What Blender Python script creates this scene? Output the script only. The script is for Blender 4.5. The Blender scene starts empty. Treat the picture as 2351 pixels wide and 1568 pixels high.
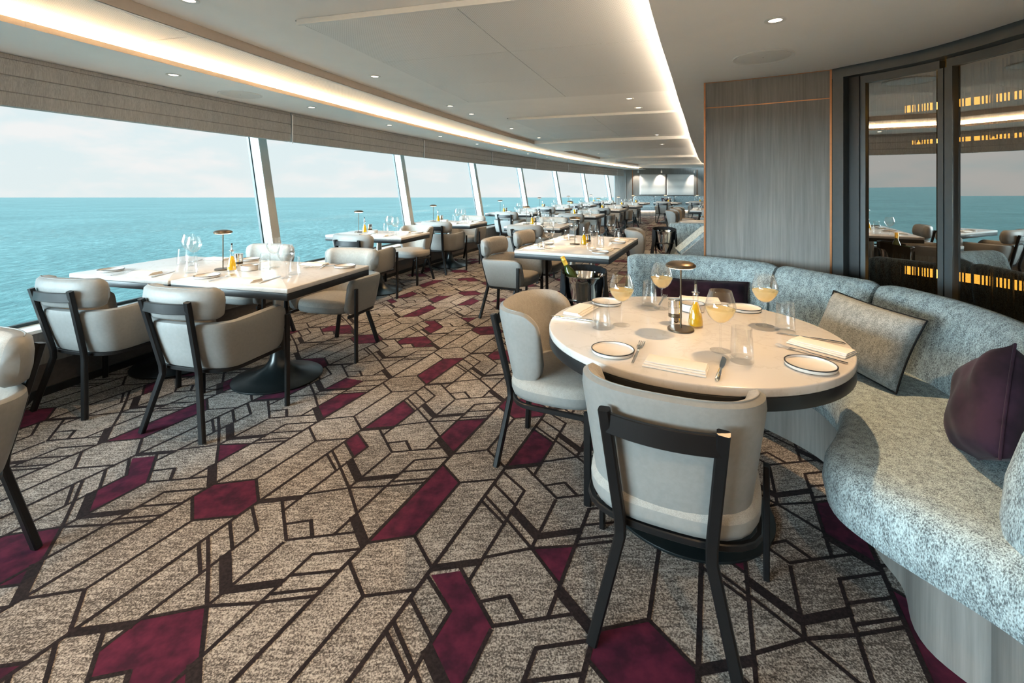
import bpy, math, random
from math import sin, cos, pi, radians, degrees, sqrt, atan2, hypot, floor, tan
random.seed(11)
sc = bpy.context.scene
COL = sc.collection

# ------------------------------------------------------------------ camera
F, VH, EYE, CX = 1062.0, 428.0, 1.38, 1175.5      # focal length (px of a 2351 wide frame), eye level row, eye height, centre column
cam_d = bpy.data.cameras.new('camera'); cam = bpy.data.objects.new('camera', cam_d); COL.objects.link(cam)
cam.location = (0, 0, EYE); cam.rotation_euler = (pi / 2, 0, 0)
cam_d.sensor_width = 36; cam_d.lens = F / 2351 * 36; cam_d.shift_y = -(784 - VH) / 2351
cam_d.clip_start = 0.05; cam_d.clip_end = 100000
sc.camera = cam

# ------------------------------------------------------------------ exposure
sc.view_settings.view_transform = 'Standard'; sc.view_settings.look = 'None'
sc.view_settings.exposure = 1.9; sc.view_settings.gamma = 1.0
sc.view_settings.use_curve_mapping = False
sc.cycles.use_denoising = True
sc.cycles.max_bounces = 10; sc.cycles.transparent_max_bounces = 24; sc.cycles.glossy_bounces = 5
sc.cycles.caustics_reflective = False; sc.cycles.caustics_refractive = False
sc.cycles.sample_clamp_indirect = 10.0

# ------------------------------------------------------------------ sky
SKY_STRENGTH = 0.238
world = bpy.data.worlds.new('sky'); sc.world = world; world.use_nodes = True
wt = world.node_tree; wt.nodes.clear()
def wn(t, **k):
    n = wt.nodes.new(t)
    for a, b in k.items(): setattr(n, a, b)
    return n
w_out = wn('ShaderNodeOutputWorld'); w_bg = wn('ShaderNodeBackground'); w_tc = wn('ShaderNodeTexCoord')
w_sep = wn('ShaderNodeSeparateXYZ'); w_ramp = wn('ShaderNodeValToRGB')
wt.links.new(w_tc.outputs['Generated'], w_sep.inputs[0]); wt.links.new(w_sep.outputs['Z'], w_ramp.inputs[0])
el = w_ramp.color_ramp.elements
el[0].position = 0.0; el[0].color = (0.90, 0.99, 1.0, 1); el[1].position = 0.9; el[1].color = (0.40, 0.66, 0.86, 1)
e = el.new(0.12); e.color = (0.86, 0.99, 1.02, 1); e = el.new(0.3); e.color = (0.76, 0.95, 1.02, 1)
w_map = wn('ShaderNodeMapping'); w_map.inputs['Scale'].default_value = (1, 1, 3.0)
w_noise = wn('ShaderNodeTexNoise'); w_noise.inputs['Scale'].default_value = 7.5; w_noise.inputs['Detail'].default_value = 7
w_noise.inputs['Roughness'].default_value = 0.55
w_cr = wn('ShaderNodeValToRGB'); w_cr.color_ramp.elements[0].position = 0.46; w_cr.color_ramp.elements[1].position = 0.62
w_mix = wn('ShaderNodeMixRGB'); w_mix.inputs[2].default_value = (1.10, 1.05, 1.03, 1)
w_m = wn('ShaderNodeMath', operation='MULTIPLY'); w_m.inputs[1].default_value = 0.7
wt.links.new(w_tc.outputs['Generated'], w_map.inputs[0]); wt.links.new(w_map.outputs[0], w_noise.inputs['Vector'])
wt.links.new(w_noise.outputs[0], w_cr.inputs[0]); wt.links.new(w_cr.outputs[0], w_m.inputs[0])
wt.links.new(w_m.outputs[0], w_mix.inputs[0]); wt.links.new(w_ramp.outputs[0], w_mix.inputs[1])
wt.links.new(w_mix.outputs[0], w_bg.inputs[0]); w_bg.inputs[1].default_value = SKY_STRENGTH
wt.links.new(w_bg.outputs[0], w_out.inputs[0])

# soft daylight from the bright sky on the window side
sun_d = bpy.data.lights.new('daylight', 'SUN'); sun_d.energy = 6.2; sun_d.angle = radians(46); sun_d.color = (.70, .91, 1.0)
sun = bpy.data.objects.new('daylight', sun_d); COL.objects.link(sun); sun.location = (-30, 10, 20)
from mathutils import Matrix, Vector
sun.rotation_euler = Vector((.80, .56, -.13)).to_track_quat('-Z', 'Y').to_euler()

# light levels of the downlights, coves and table lamps
SPOT_W = 18.0; COVE_E = 22.0; LAMP_E = 2.0
WARM = (1.0, 0.63, 0.32)

# ------------------------------------------------------------------ placing helpers
def pl(u, v, z):
    """point of the horizontal plane z seen at pixel (u, v)"""
    y = F * (EYE - z) / (v - VH)
    return ((u - CX) / F * y, y)
BAY, TH0, KAP = 2.9, radians(17.088), radians(2.384) / 2.9       # the room follows a gentle arc along the ship's side
P0 = ((588.4 - CX) / F * 5.133, 5.133)
def TH(s): return TH0 + KAP * s
def A(s, d):
    """s metres along the window line from the first pillar in view, d metres into the room"""
    t = TH(s)
    return (P0[0] + (cos(TH0) - cos(t)) / KAP + d * cos(t), P0[1] + (sin(t) - sin(TH0)) / KAP - d * sin(t))
def inv(x, y):
    s = d = 0.0
    for _ in range(80):
        px, py = A(s, d); t = TH(s); ex, ey = x - px, y - py
        s += (ex * sin(t) + ey * cos(t)) * .9; d += (ex * cos(t) - ey * sin(t)) * .9
    return s, d
def s_on_ray(u, d):
    lo, hi = -4.0, 22.0
    for _ in range(60):
        m = (lo + hi) / 2; x, y = A(m, d)
        if y <= 0.05 or CX + F * x / y < u: lo = m
        else: hi = m
    return lo

# ------------------------------------------------------------------ materials
MATS = {}
class NT:
    def __init__(s, name):
        m = bpy.data.materials.new(name); m.use_nodes = True; s.m = m; s.t = m.node_tree; MATS[name] = m
        s.b = s.t.nodes['Principled BSDF']; s.out = s.t.nodes['Material Output']
    def n(s, t, **k):
        q = s.t.nodes.new(t)
        for a, b in k.items():
            if a.startswith('i_'):
                q.inputs[a[2:].replace('_', ' ')].default_value = b
            else: setattr(q, a, b)
        return q
    def l(s, a, b): s.t.links.new(a, b)
    def ramp(s, fac, stops):
        r = s.n('ShaderNodeValToRGB'); e = r.color_ramp.elements
        e[0].position, e[0].color = stops[0][0], (*stops[0][1], 1)
        e[1].position, e[1].color = stops[-1][0], (*stops[-1][1], 1)
        for p, c in stops[1:-1]:
            q = e.new(p); q.color = (*c, 1)
        s.l(fac, r.inputs[0]); return r
    def coords(s, scale=(1, 1, 1), rot=(0, 0, 0), kind='Object'):
        tc = s.n('ShaderNodeTexCoord'); mp = s.n('ShaderNodeMapping')
        mp.inputs['Scale'].default_value = scale; mp.inputs['Rotation'].default_value = rot
        s.l(tc.outputs[kind], mp.inputs[0]); return mp.outputs[0]
    def noise(s, vec, scale, detail=4, rough=.55):
        q = s.n('ShaderNodeTexNoise'); q.inputs['Scale'].default_value = scale
        q.inputs['Detail'].default_value = detail; q.inputs['Roughness'].default_value = rough
        s.l(vec, q.inputs['Vector']); return q.outputs[0]
    def bump(s, h, strength=.3, dist=.002):
        b = s.n('ShaderNodeBump'); b.inputs['Strength'].default_value = strength; b.inputs['Distance'].default_value = dist
        s.l(h, b.inputs['Height']); s.l(b.outputs[0], s.b.inputs['Normal']); return b
def plain(name, col, rough=.5, metal=0., spec=.5, noise=0.0, nscale=40):
    t = NT(name); t.b.inputs['Base Color'].default_value = (*col, 1)
    t.b.inputs['Roughness'].default_value = rough; t.b.inputs['Metallic'].default_value = metal
    t.b.inputs['Specular IOR Level'].default_value = spec
    if noise:
        v = t.noise(t.coords(), nscale, 5)
        r = t.ramp(v, [(.3, tuple(c * (1 - noise) for c in col)), (.7, tuple(min(1, c * (1 + noise)) for c in col))])
        t.l(r.outputs[0], t.b.inputs['Base Color'])
    return t
plain('white_paint', (.93, .93, .92), .55, noise=.02, nscale=3)
plain('fascia_tan', (.50, .43, .36), .6, noise=.03)
plain('white_trim', (.80, .80, .78), .35, noise=.02)
plain('pillar_white', (.42, .44, .42), .35, noise=.02)
plain('gasket', (.01, .03, .035), .4, noise=.1)
plain('black_metal', (.006, .006, .0065), .36, metal=.0, spec=.35, noise=.1, nscale=60)
plain('dark_base', (.006, .009, .010), .30, metal=.0, spec=.5, noise=.1, nscale=30)
plain('band', (.012, .013, .014), .38, metal=.0, spec=.35, noise=.1)
plain('steel', (.55, .52, .47), .28, metal=1, noise=.05, nscale=80)
plain('chrome', (.78, .77, .75), .06, metal=1, noise=.02)
plain('bronze', (.10, .075, .05), .36, metal=.75, noise=.06, nscale=60)
plain('copper', (.50, .24, .12), .3, metal=1, noise=.06)
plain('china', (.60, .59, .57), .25, noise=.02)
plain('china_rim', (.012, .014, .018), .3, noise=.05)
plain('linen', (.62, .605, .58), .85, noise=.03, nscale=120)
plain('black_plastic', (.01, .01, .01), .35, noise=.1)
plain('oil_cap', (.02, .02, .02), .4, noise=.1)
plain('foil', (.75, .50, .08), .3, metal=.5, noise=.1, nscale=60)
plain('bottle_label', (.75, .68, .45), .6, noise=.05)
plain('black_cloth', (.006, .008, .010), .85, spec=.2, noise=.2, nscale=40)
plain('cord', (.9, .9, .9), .5, noise=.03)
plain('dark_room', (.025, .022, .02), .7, noise=.2, nscale=3)
plain('frame_dark', (.055, .066, .072), .42, noise=.06, nscale=30)
plain('canvas_edge', (.7, .69, .67), .6, noise=.03)

def emit(name, col, strength):
    t = NT(name); e = t.n('ShaderNodeEmission'); e.inputs[0].default_value = (*col, 1); e.inputs[1].default_value = strength
    t.l(e.outputs[0], t.out.inputs[0]); return t
emit('led', WARM, COVE_E); emit('led_soft', (1, .80, .60), COVE_E * .42); emit('lamp_glow', (1, .72, .42), LAMP_E); emit('downlight_glow', (1, .80, .55), 4.0)
emit('bar_glow', (1, .50, .08), 1.4)

def glassy(name, tint, base=.06, edge=.75, rough=.0, blend=.35):
    t = NT(name); tr = t.n('ShaderNodeBsdfTransparent'); tr.inputs[0].default_value = (*tint, 1)
    gl = t.n('ShaderNodeBsdfGlossy'); gl.inputs['Roughness'].default_value = rough
    lw = t.n('ShaderNodeLayerWeight'); lw.inputs[0].default_value = blend
    mr = t.n('ShaderNodeMapRange'); mr.inputs[3].default_value = base; mr.inputs[4].default_value = edge
    mx = t.n('ShaderNodeMixShader')
    t.l(lw.outputs['Facing'], mr.inputs[0]); t.l(mr.outputs[0], mx.inputs[0])
    t.l(tr.outputs[0], mx.inputs[1]); t.l(gl.outputs[0], mx.inputs[2]); t.l(mx.outputs[0], t.out.inputs[0])
    return t
glassy('clear_glass', (.99, .993, .993), .025, .50, 0, .22)
glassy('window_glass', (.985, .995, .995), .001, .02, 0, .2)
t = glassy('door_glass', (.42, .36, .27), .40, .80, 0, .3)
for n in t.t.nodes:
    if n.type == 'BSDF_GLOSSY': n.inputs[0].default_value = (.96, .93, .88, 1)
def liquid(name, c1, c2, tr):
    t = NT(name); nz = t.noise(t.coords(), 20); r = t.ramp(nz, [(.3, c1), (.7, c2)]); t.l(r.outputs[0], t.b.inputs['Base Color'])
    t.b.inputs['Roughness'].default_value = .06
    tl = t.n('ShaderNodeBsdfTranslucent'); t.l(r.outputs[0], tl.inputs[0]); tp = t.n('ShaderNodeBsdfTransparent'); t.l(r.outputs[0], tp.inputs[0])
    m1 = t.n('ShaderNodeMixShader'); m1.inputs[0].default_value = .5; t.l(t.b.outputs[0], m1.inputs[1]); t.l(tl.outputs[0], m1.inputs[2])
    m2 = t.n('ShaderNodeMixShader'); m2.inputs[0].default_value = tr; t.l(m1.outputs[0], m2.inputs[1]); t.l(tp.outputs[0], m2.inputs[2]); t.l(m2.outputs[0], t.out.inputs[0])
liquid('oil', (.88, .60, .0), (.95, .72, .01), .25)
liquid('wine', (.97, .85, .56), (.99, .89, .62), .6)
t = NT('bottle_green'); t.b.inputs['Roughness'].default_value = .08
nz = t.noise(t.coords(), 12); r = t.ramp(nz, [(.3, (.02, .035, .01)), (.7, (.04, .06, .015))]); t.l(r.outputs[0], t.b.inputs['Base Color'])

def heather(name, light, mid, dark, scale, stretch=(1, 1, 1), bump=.5, sheen=.2, kind='Object', rough=.9, dist=.0015):
    t = NT(name); v = t.coords(stretch, kind=kind)
    a = t.noise(v, scale, 3, .6); b = t.noise(t.coords((stretch[0] * .13, stretch[1] * .13, stretch[2] * .13), kind=kind), scale, 3)
    m = t.n('ShaderNodeMath', operation='MULTIPLY_ADD'); t.l(b, m.inputs[0]); m.inputs[1].default_value = .35
    sb = t.n('ShaderNodeMath', operation='SUBTRACT'); t.l(a, sb.inputs[0]); sb.inputs[1].default_value = .175
    t.l(sb.outputs[0], m.inputs[2])
    r = t.ramp(m.outputs[0], [(.36, dark), (.5, mid), (.64, light)])
    t.l(r.outputs[0], t.b.inputs['Base Color']); t.b.inputs['Roughness'].default_value = rough
    t.b.inputs['Sheen Weight'].default_value = sheen; t.b.inputs['Specular IOR Level'].default_value = .2
    t.bump(a, bump, dist); return t
heather('bench_tweed', (.45, .56, .585), (.27, .335, .355), (.08, .10, .108), 300, (1, 1, .42), .8, .1)
heather('cushion_tweed', (.29, .33, .345), (.195, .222, .232), (.105, .12, .126), 420, (1, .5, 1), .6, .1)
heather('velvet_plum', (.030, .012, .023), (.020, .008, .016), (.012, .005, .010), 9, (1, 1, 1), .25, .05, dist=.004)
heather('chair_fabric', (.345, .332, .306), (.305, .292, .268), (.255, .242, .222), 420, (1, 1, 1), .4, .1)
heather('chair_leather', (.225, .228, .222), (.217, .22, .214), (.209, .212, .206), 60, (1, 1, 1), .03, .0, rough=.45)
heather('blind_linen', (.47, .455, .43), (.41, .397, .375), (.35, .34, .32), 240, (1, 1, .06), .3, .05, dist=.0008)
heather('carpet_purple', (.085, .011, .034), (.060, .008, .026), (.030, .006, .018), 14, (1, 1, 1), .3, .0, dist=.004)
heather('carpet_line', (.022, .015, .017), (.014, .010, .012), (.008, .006, .007), 90, (1, 1, 1), .5, .0)
def carpet():
    t = NT('carpet_cream')
    ang = radians(-23.3 + 40)
    v1 = t.coords((1, 1, 1)); v2 = t.coords((.16, 1, 1), (0, 0, radians(-72)))
    a = t.noise(v1, 170, 3, .7); b = t.noise(v2, 85, 3, .6); c = t.noise(v1, 2.2, 3)
    m1 = t.n('ShaderNodeMath', operation='MULTIPLY_ADD'); t.l(b, m1.inputs[0]); m1.inputs[1].default_value = .40; t.l(a, m1.inputs[2])
    m2 = t.n('ShaderNodeMath', operation='MULTIPLY_ADD'); t.l(c, m2.inputs[0]); m2.inputs[1].default_value = .25; t.l(m1.outputs[0], m2.inputs[2])
    r = t.ramp(m2.outputs[0], [(.69, (.058, .052, .049)), (.785, (.125, .115, .107)), (.86, (.245, .23, .216)), (.96, (.42, .40, .378))])
    r.color_ramp.interpolation = 'LINEAR'
    mr = t.n('ShaderNodeMapRange'); mr.inputs[1].default_value = .0; mr.inputs[2].default_value = 2.0
    t.l(m2.outputs[0], mr.inputs[0])
    for e in r.color_ramp.elements: pass
    t.t.links.remove(r.inputs[0].links[0]); t.l(mr.outputs[0], r.inputs[0])
    for e in list(r.color_ramp.elements): e.position = e.position / 2
    t.l(r.outputs[0], t.b.inputs['Base Color']); t.b.inputs['Roughness'].default_value = .95
    t.b.inputs['Specular IOR Level'].default_value = .1; t.bump(a, .6, .003)
carpet()
def wood(name, lo, hi, scale=30, axis='z', rough=.5):
    t = NT(name); st = {'z': (1, 1, .035), 'x': (.035, 1, 1)}[axis]
    v = t.coords(st); a = t.noise(v, scale, 6, .65); b = t.noise(t.coords((st[0] * .2, st[1] * .2, st[2] * .2)), scale, 3)
    m = t.n('ShaderNodeMath', operation='MULTIPLY_ADD'); t.l(b, m.inputs[0]); m.inputs[1].default_value = .5; t.l(a, m.inputs[2])
    mr = t.n('ShaderNodeMapRange'); mr.inputs[1].default_value = .45; mr.inputs[2].default_value = 1.05; t.l(m.outputs[0], mr.inputs[0])
    r = t.ramp(mr.outputs[0], [(0, lo), (1, hi)]); t.l(r.outputs[0], t.b.inputs['Base Color'])
    t.b.inputs['Roughness'].default_value = rough; t.bump(a, .25, .001)
wood('grey_oak', (.125, .122, .115), (.25, .243, .231), 70)
wood('plinth_oak', (.13, .125, .117), (.25, .24, .227), 60)
wood('wall_dark', (.055, .047, .042), (.095, .083, .075), 40, 'x')
def marble():
    t = NT('tabletop_stone'); v = t.coords()
    a = t.noise(v, 5, 8, .6); b = t.noise(v, 14, 6)
    r = t.ramp(a, [(.47, (.52, .515, .505)), (.5, (.475, .465, .45)), (.515, (.52, .515, .505)), (.8, (.51, .505, .495))])
    t.l(r.outputs[0], t.b.inputs['Base Color']); t.b.inputs['Roughness'].default_value = .22
marble()
def perforated():
    t = NT('perforated_metal'); v = t.coords((1, 1, 1), (0, 0, radians(-20)))
    br = t.n('ShaderNodeTexVoronoi'); br.inputs['Scale'].default_value = 95; br.inputs['Randomness'].default_value = 0.0
    t.l(v, br.inputs['Vector'])
    r = t.ramp(br.outputs['Distance'], [(.22, (.55, .55, .54)), (.30, (.88, .88, .87))])
    t.l(r.outputs[0], t.b.inputs['Base Color']); t.b.inputs['Roughness'].default_value = .45
perforated()
def sea():
    t = NT('sea_water'); v = t.coords((1, 1, 1))
    st = t.coords((1, .45, 1), (0, 0, radians(25)))
    a = t.noise(st, .35, 9, .68); b = t.noise(v, .010, 4)
    mm = t.n('ShaderNodeMath', operation='MULTIPLY_ADD'); t.l(b, mm.inputs[0]); mm.inputs[1].default_value = .35; t.l(a, mm.inputs[2])
    r = t.ramp(mm.outputs[0], [(.50, (.034, .195, .215)), (.66, (.09, .31, .325)), (.84, (.22, .50, .51))]); t.l(r.outputs[0], t.b.inputs['Base Color'])
    t.b.inputs['Roughness'].default_value = .38; t.b.inputs['Specular IOR Level'].default_value = .6
    t.bump(a, .8, 1.2)
sea()
def art(name, seed):
    t = NT(name); v = t.coords((1.0, 1, 5.5)); 
    mp = t.n('ShaderNodeMapping'); mp.inputs['Location'].default_value = (seed, 0, 0); t.l(v, mp.inputs[0])
    w = t.n('ShaderNodeTexWave', wave_type='BANDS', bands_direction='Z'); w.inputs['Scale'].default_value = .16
    w.inputs['Distortion'].default_value = 3.2; w.inputs['Detail'].default_value = 1.5; w.inputs['Detail Scale'].default_value = .8
    t.l(mp.outputs[0], w.inputs['Vector'])
    r = t.ramp(w.outputs['Fac'], [(0, (.60, .59, .57)), (.5, (.68, .67, .65)), (1, (.74, .73, .71))]); t.l(r.outputs[0], t.b.inputs['Base Color'])
    t.b.inputs['Roughness'].default_value = .8
art('art_a', 0.0); art('art_b', 3.7)
plain('bead_bronze', (.035, .026, .015), .35, metal=.6, noise=.2)

# ------------------------------------------------------------------ mesh building
class MB:
    def __init__(s): s.v = []; s.f = []; s.m = []
    def face(s, idx, mat=0): s.f.append(idx); s.m.append(mat)
    def rings(s, rings, closed=True, cap0=False, cap1=False, mat=0, mats=None, wrap=False):
        """loft through rings of equal length; closed: each ring closes on itself"""
        b = len(s.v); n = len(rings[0])
        for r in rings: s.v.extend(r)
        R = len(rings)
        for i in range(R if wrap else R - 1):
            i2 = (i + 1) % R
            for j in range(n if closed else n - 1):
                j2 = (j + 1) % n
                s.face((b + i * n + j, b + i * n + j2, b + i2 * n + j2, b + i2 * n + j), mats[j] if mats else mat)
        if cap0: s.face(tuple(b + j for j in reversed(range(n))), mats[0] if mats else mat)
        if cap1: s.face(tuple(b + (R - 1) * n + j for j in range(n)), mats[0] if mats else mat)
    def box(s, c, size, rz=0.0, mat=0):
        cx, cy, cz = c; hx, hy, hz = size[0] / 2, size[1] / 2, size[2] / 2; cr, sr = cos(rz), sin(rz)
        b = len(s.v)
        for dz in (-hz, hz):
            for dx, dy in ((-hx, -hy), (hx, -hy), (hx, hy), (-hx, hy)):
                s.v.append((cx + dx * cr - dy * sr, cy + dx * sr + dy * cr, cz + dz))
        for q in ((3, 2, 1, 0), (4, 5, 6, 7), (0, 1, 5, 4), (1, 2, 6, 5), (2, 3, 7, 6), (3, 0, 4, 7)):
            s.face(tuple(b + i for i in q), mat)
    def lathe(s, prof, seg=24, c=(0, 0, 0), mat=0, cap0=True, cap1=True):
        """profile of (radius, height)"""
        rr = []
        for r, z in prof:
            rr.append([(c[0] + r * cos(2 * pi * k / seg), c[1] + r * sin(2 * pi * k / seg), c[2] + z) for k in range(seg)])
        s.rings(rr, True, cap0 and prof[0][0] > 1e-5, cap1 and prof[-1][0] > 1e-5, mat)
    def prism(s, poly, z0, z1, bev=0.0, mat=0):
        """upright prism over a polygon (counter-clockwise), edges bevelled by bev"""
        n = len(poly)
        def inset(k):
            o = []
            for i in range(n):
                a, b, c = poly[i - 1], poly[i], poly[(i + 1) % n]
                e1 = (b[0] - a[0], b[1] - a[1]); e2 = (c[0] - b[0], c[1] - b[1])
                l1 = hypot(*e1) or 1; l2 = hypot(*e2) or 1
                nx = -e1[1] / l1 - e2[1] / l2; ny = e1[0] / l1 + e2[0] / l2; L = hypot(nx, ny) or 1
                cs = max(.4, L / 2)
                o.append((b[0] + nx / L * k / cs, b[1] + ny / L * k / cs))
            return o
        if bev > 0:
            i1 = inset(bev); i2 = inset(bev * .3)
            R = [[(x, y, z0) for x, y in i1], [(x, y, z0 + bev * .3) for x, y in i2], [(x, y, z0 + bev) for x, y in poly],
                 [(x, y, z1 - bev) for x, y in poly], [(x, y, z1 - bev * .3) for x, y in i2], [(x, y, z1) for x, y in i1]]
        else: R = [[(x, y, z0) for x, y in poly], [(x, y, z1) for x, y in poly]]
        s.rings(R, True, True, True, mat)
    def tube(s, path, rad, seg=8, mat=0, cap=True):
        rr = []; n = len(path)
        for i, p in enumerate(path):
            a = path[max(0, i - 1)]; b = path[min(n - 1, i + 1)]
            t = norm(sub(b, a)); up = (0, 0, 1) if abs(t[2]) < .9 else (0, 1, 0)
            x = norm(cross(t, up)); y = cross(x, t)
            r = rad[i] if isinstance(rad, (list, tuple)) else rad
            rr.append([tuple(p[k] + r * (cos(2 * pi * j / seg) * x[k] + sin(2 * pi * j / seg) * y[k]) for k in range(3)) for j in range(seg)])
        s.rings(rr, True, cap, cap, mat)
    def bar(s, path, w, h, side, mat=0):
        """rectangular bar: w across the side axis, h across the other; small chamfer"""
        rr = []; n = len(path); c = min(w, h) * .18
        for i, p in enumerate(path):
            a = path[max(0, i - 1)]; b = path[min(n - 1, i + 1)]
            t = norm(sub(b, a)); sd = side[i] if isinstance(side, list) else side
            y = norm(cross(t, sd)); x = norm(cross(y, t))
            sec = [(-w / 2 + c, -h / 2), (w / 2 - c, -h / 2), (w / 2, -h / 2 + c), (w / 2, h / 2 - c), (w / 2 - c, h / 2), (-w / 2 + c, h / 2), (-w / 2, h / 2 - c), (-w / 2, -h / 2 + c)]
            rr.append([tuple(p[k] + q[0] * x[k] + q[1] * y[k] for k in range(3)) for q in sec])
        s.rings(rr, True, True, True, mat)
    def mesh(s, name, mats, smooth=35, fix=True):
        me = bpy.data.meshes.new(name); me.from_pydata(s.v, [], s.f)
        for m in mats: me.materials.append(MATS[m])
        me.polygons.foreach_set('material_index', s.m)
        if fix:
            import bmesh
            bm = bmesh.new(); bm.from_mesh(me); bmesh.ops.recalc_face_normals(bm, faces=bm.faces[:]); bm.to_mesh(me); bm.free()
        if smooth:
            me.shade_smooth(); me.set_sharp_from_angle(angle=radians(smooth))
        me.update(); return me
def sub(a, b): return tuple(a[i] - b[i] for i in range(3))
def cross(a, b): return (a[1] * b[2] - a[2] * b[1], a[2] * b[0] - a[0] * b[2], a[0] * b[1] - a[1] * b[0])
def norm(a):
    L = sqrt(sum(x * x for x in a)) or 1; return tuple(x / L for x in a)
def resample(P, n, closed=False):
    """smooth (Catmull-Rom) curve through P, n points evenly spaced"""
    pts = []; m = len(P); dim = len(P[0])
    for i in range(m - 1):
        p0 = P[max(0, i - 1)]; p1 = P[i]; p2 = P[i + 1]; p3 = P[min(m - 1, i + 2)]
        for k in range(16):
            t = k / 16
            pts.append(tuple(.5 * (2 * p1[c] + (p2[c] - p0[c]) * t + (2 * p0[c] - 5 * p1[c] + 4 * p2[c] - p3[c]) * t * t + (3 * p1[c] - p0[c] - 3 * p2[c] + p3[c]) * t ** 3) for c in range(dim)))
    pts.append(tuple(P[-1]))
    L = [0]
    for a, b in zip(pts, pts[1:]): L.append(L[-1] + sqrt(sum((a[c] - b[c]) ** 2 for c in range(dim))))
    out = []; j = 0
    for k in range(n):
        q = L[-1] * k / (n - 1)
        while j < len(L) - 2 and L[j + 1] < q: j += 1
        w = 0 if L[j + 1] == L[j] else (q - L[j]) / (L[j + 1] - L[j])
        out.append(tuple(pts[j][c] + w * (pts[j + 1][c] - pts[j][c]) for c in range(dim)))
    return out
def normals2(P, sgn=1):
    o = []
    for i in range(len(P)):
        a = P[max(0, i - 1)]; b = P[min(len(P) - 1, i + 1)]
        dx, dy = b[0] - a[0], b[1] - a[1]; L = hypot(dx, dy) or 1
        o.append((sgn * dy / L, -sgn * dx / L))
    return o

# ------------------------------------------------------------------ objects
USED = {}
def put(name, me, parent=None, loc=(0, 0, 0), rot=(0, 0, 0), label=None, cat=None, group=None, kind=None):
    o = bpy.data.objects.new(name, me); COL.objects.link(o); o.parent = parent
    o.location = loc; o.rotation_euler = rot
    if label: o['label'] = label
    if cat: o['category'] = cat
    if group: o['group'] = group
    if kind: o['kind'] = kind
    return o
class Proto:
    """a kind of thing: parts as (name, mesh, label, [sub-parts])"""
    def __init__(s, name, cat, parts, group=None): s.name, s.cat, s.parts, s.group = name, cat, parts, group
    def at(s, loc, rz=0.0, label=None, group=None, rot=None):
        r = rot or (0, 0, rz)
        if len(s.parts) == 1 and not s.parts[0][3]:
            return put(s.name, s.parts[0][1], None, loc, r, label, s.cat, group or s.group)
        root = put(s.name, None, None, loc, r, label, s.cat, group or s.group); root.empty_display_size = .1
        for n, me, lb, subs in s.parts:
            p = put(n, me, root, label=lb)
            for n2, me2, lb2 in subs: put(n2, me2, p, label=lb2)
        return root
def P(n, me, lb=None, subs=()): return (n, me, lb, list(subs))

# ================================================================== CHAIRS
def u_path(hw, yf, yc, ry, n):
    """U in plan: right arm front -> back -> left arm front"""
    pts = [(hw, yf), (hw, (yf + yc) / 2)]
    for k in range(0, 13):
        a = -pi * k / 12
        ca, sa = cos(a), sin(a)
        e = .80
        pts.append((hw * math.copysign(abs(ca) ** e, ca), yc + ry * math.copysign(abs(sa) ** e, sa)))
    pts += [(-hw, (yf + yc) / 2), (-hw, yf)]
    return resample(pts, n)
def plen(Pt):
    L = [0]
    for a, b in zip(Pt, Pt[1:]): L.append(L[-1] + hypot(a[0] - b[0], a[1] - b[1]))
    return L
def shell(path, zb, zt, th, lean, rend, sec, mats, flare=0.0, tend=.35, lback=0.0):
    """upholstered panel standing on a plan path; ends rounded over rend"""
    N = normals2(path, -1); L = plen(path); T = L[-1]; rr = []
    for i, p in enumerate(path):
        e = min(L[i], T - L[i]); q = 1.0
        if e < rend: q = sqrt(max(0.0, 1 - (1 - e / rend) ** 2))
        b = zb(L[i] / T) if callable(zb) else zb; t_ = zt(L[i] / T) if callable(zt) else zt
        hq = tend + (1 - tend) * q; tq = .25 + .75 * sqrt(q)
        zc = b + (t_ - b) * .42
        ring = []
        for o, fz in sec:
            z = b + (t_ - b) * fz; z = zc + (z - zc) * hq
            off = ((o + .5) * tq - .5) * th + (lean + lback * max(0.0, -N[i][1]) ** 1.5) * fz + flare * fz * fz
            ring.append((p[0] + N[i][0] * off, p[1] + N[i][1] * off, z))
        rr.append(ring)
    m = MB(); m.rings(rr, True, True, True, 0, mats); return m
SEC = [(-.10, 0), (0, .05), (.05, .3), (.06, .65), (.03, .88), (-.12, .97), (-.5, 1.0), (-.88, .97), (-1, .88), (-1, .5), (-1, .1), (-.9, 0)]
SECM = [0, 0, 0, 0, 0, 0, 1, 1, 1, 1, 1, 0]

def cushion_mesh(name, hx, y0, y1, z0, z1, mats, p=3.6, n=40, crown=.012):
    cy, hy = (y0 + y1) / 2, (y1 - y0) / 2; H = z1 - z0
    def ring(k, z): 
        o = []
        for i in range(n):
            a = 2 * pi * i / n; c, s_ = cos(a), sin(a)
            r = (abs(c) ** p + abs(s_) ** p) ** (-1 / p)
            o.append((hx * k * r * c, cy + hy * k * r * s_, z))
        return o
    R = [ring(.90, z0), ring(.97, z0 + H * .06), ring(1, z0 + H * .25), ring(1.005, z0 + H * .55), ring(.99, z0 + H * .8), ring(.955, z0 + H * .93), ring(.88, z0 + H), ring(.6, z0 + H + crown * .7), ring(.25, z0 + H + crown)]
    m = MB(); m.rings(R, True, True, True); m.m = [0] * len(m.f)
    nf = len(R) - 1
    for i in range(nf):
        for j in range(n): m.m[i * n + j] = 1 if i >= 3 else 0
    m.m[-1] = 1
    return m.mesh(name, mats, 60)
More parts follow.
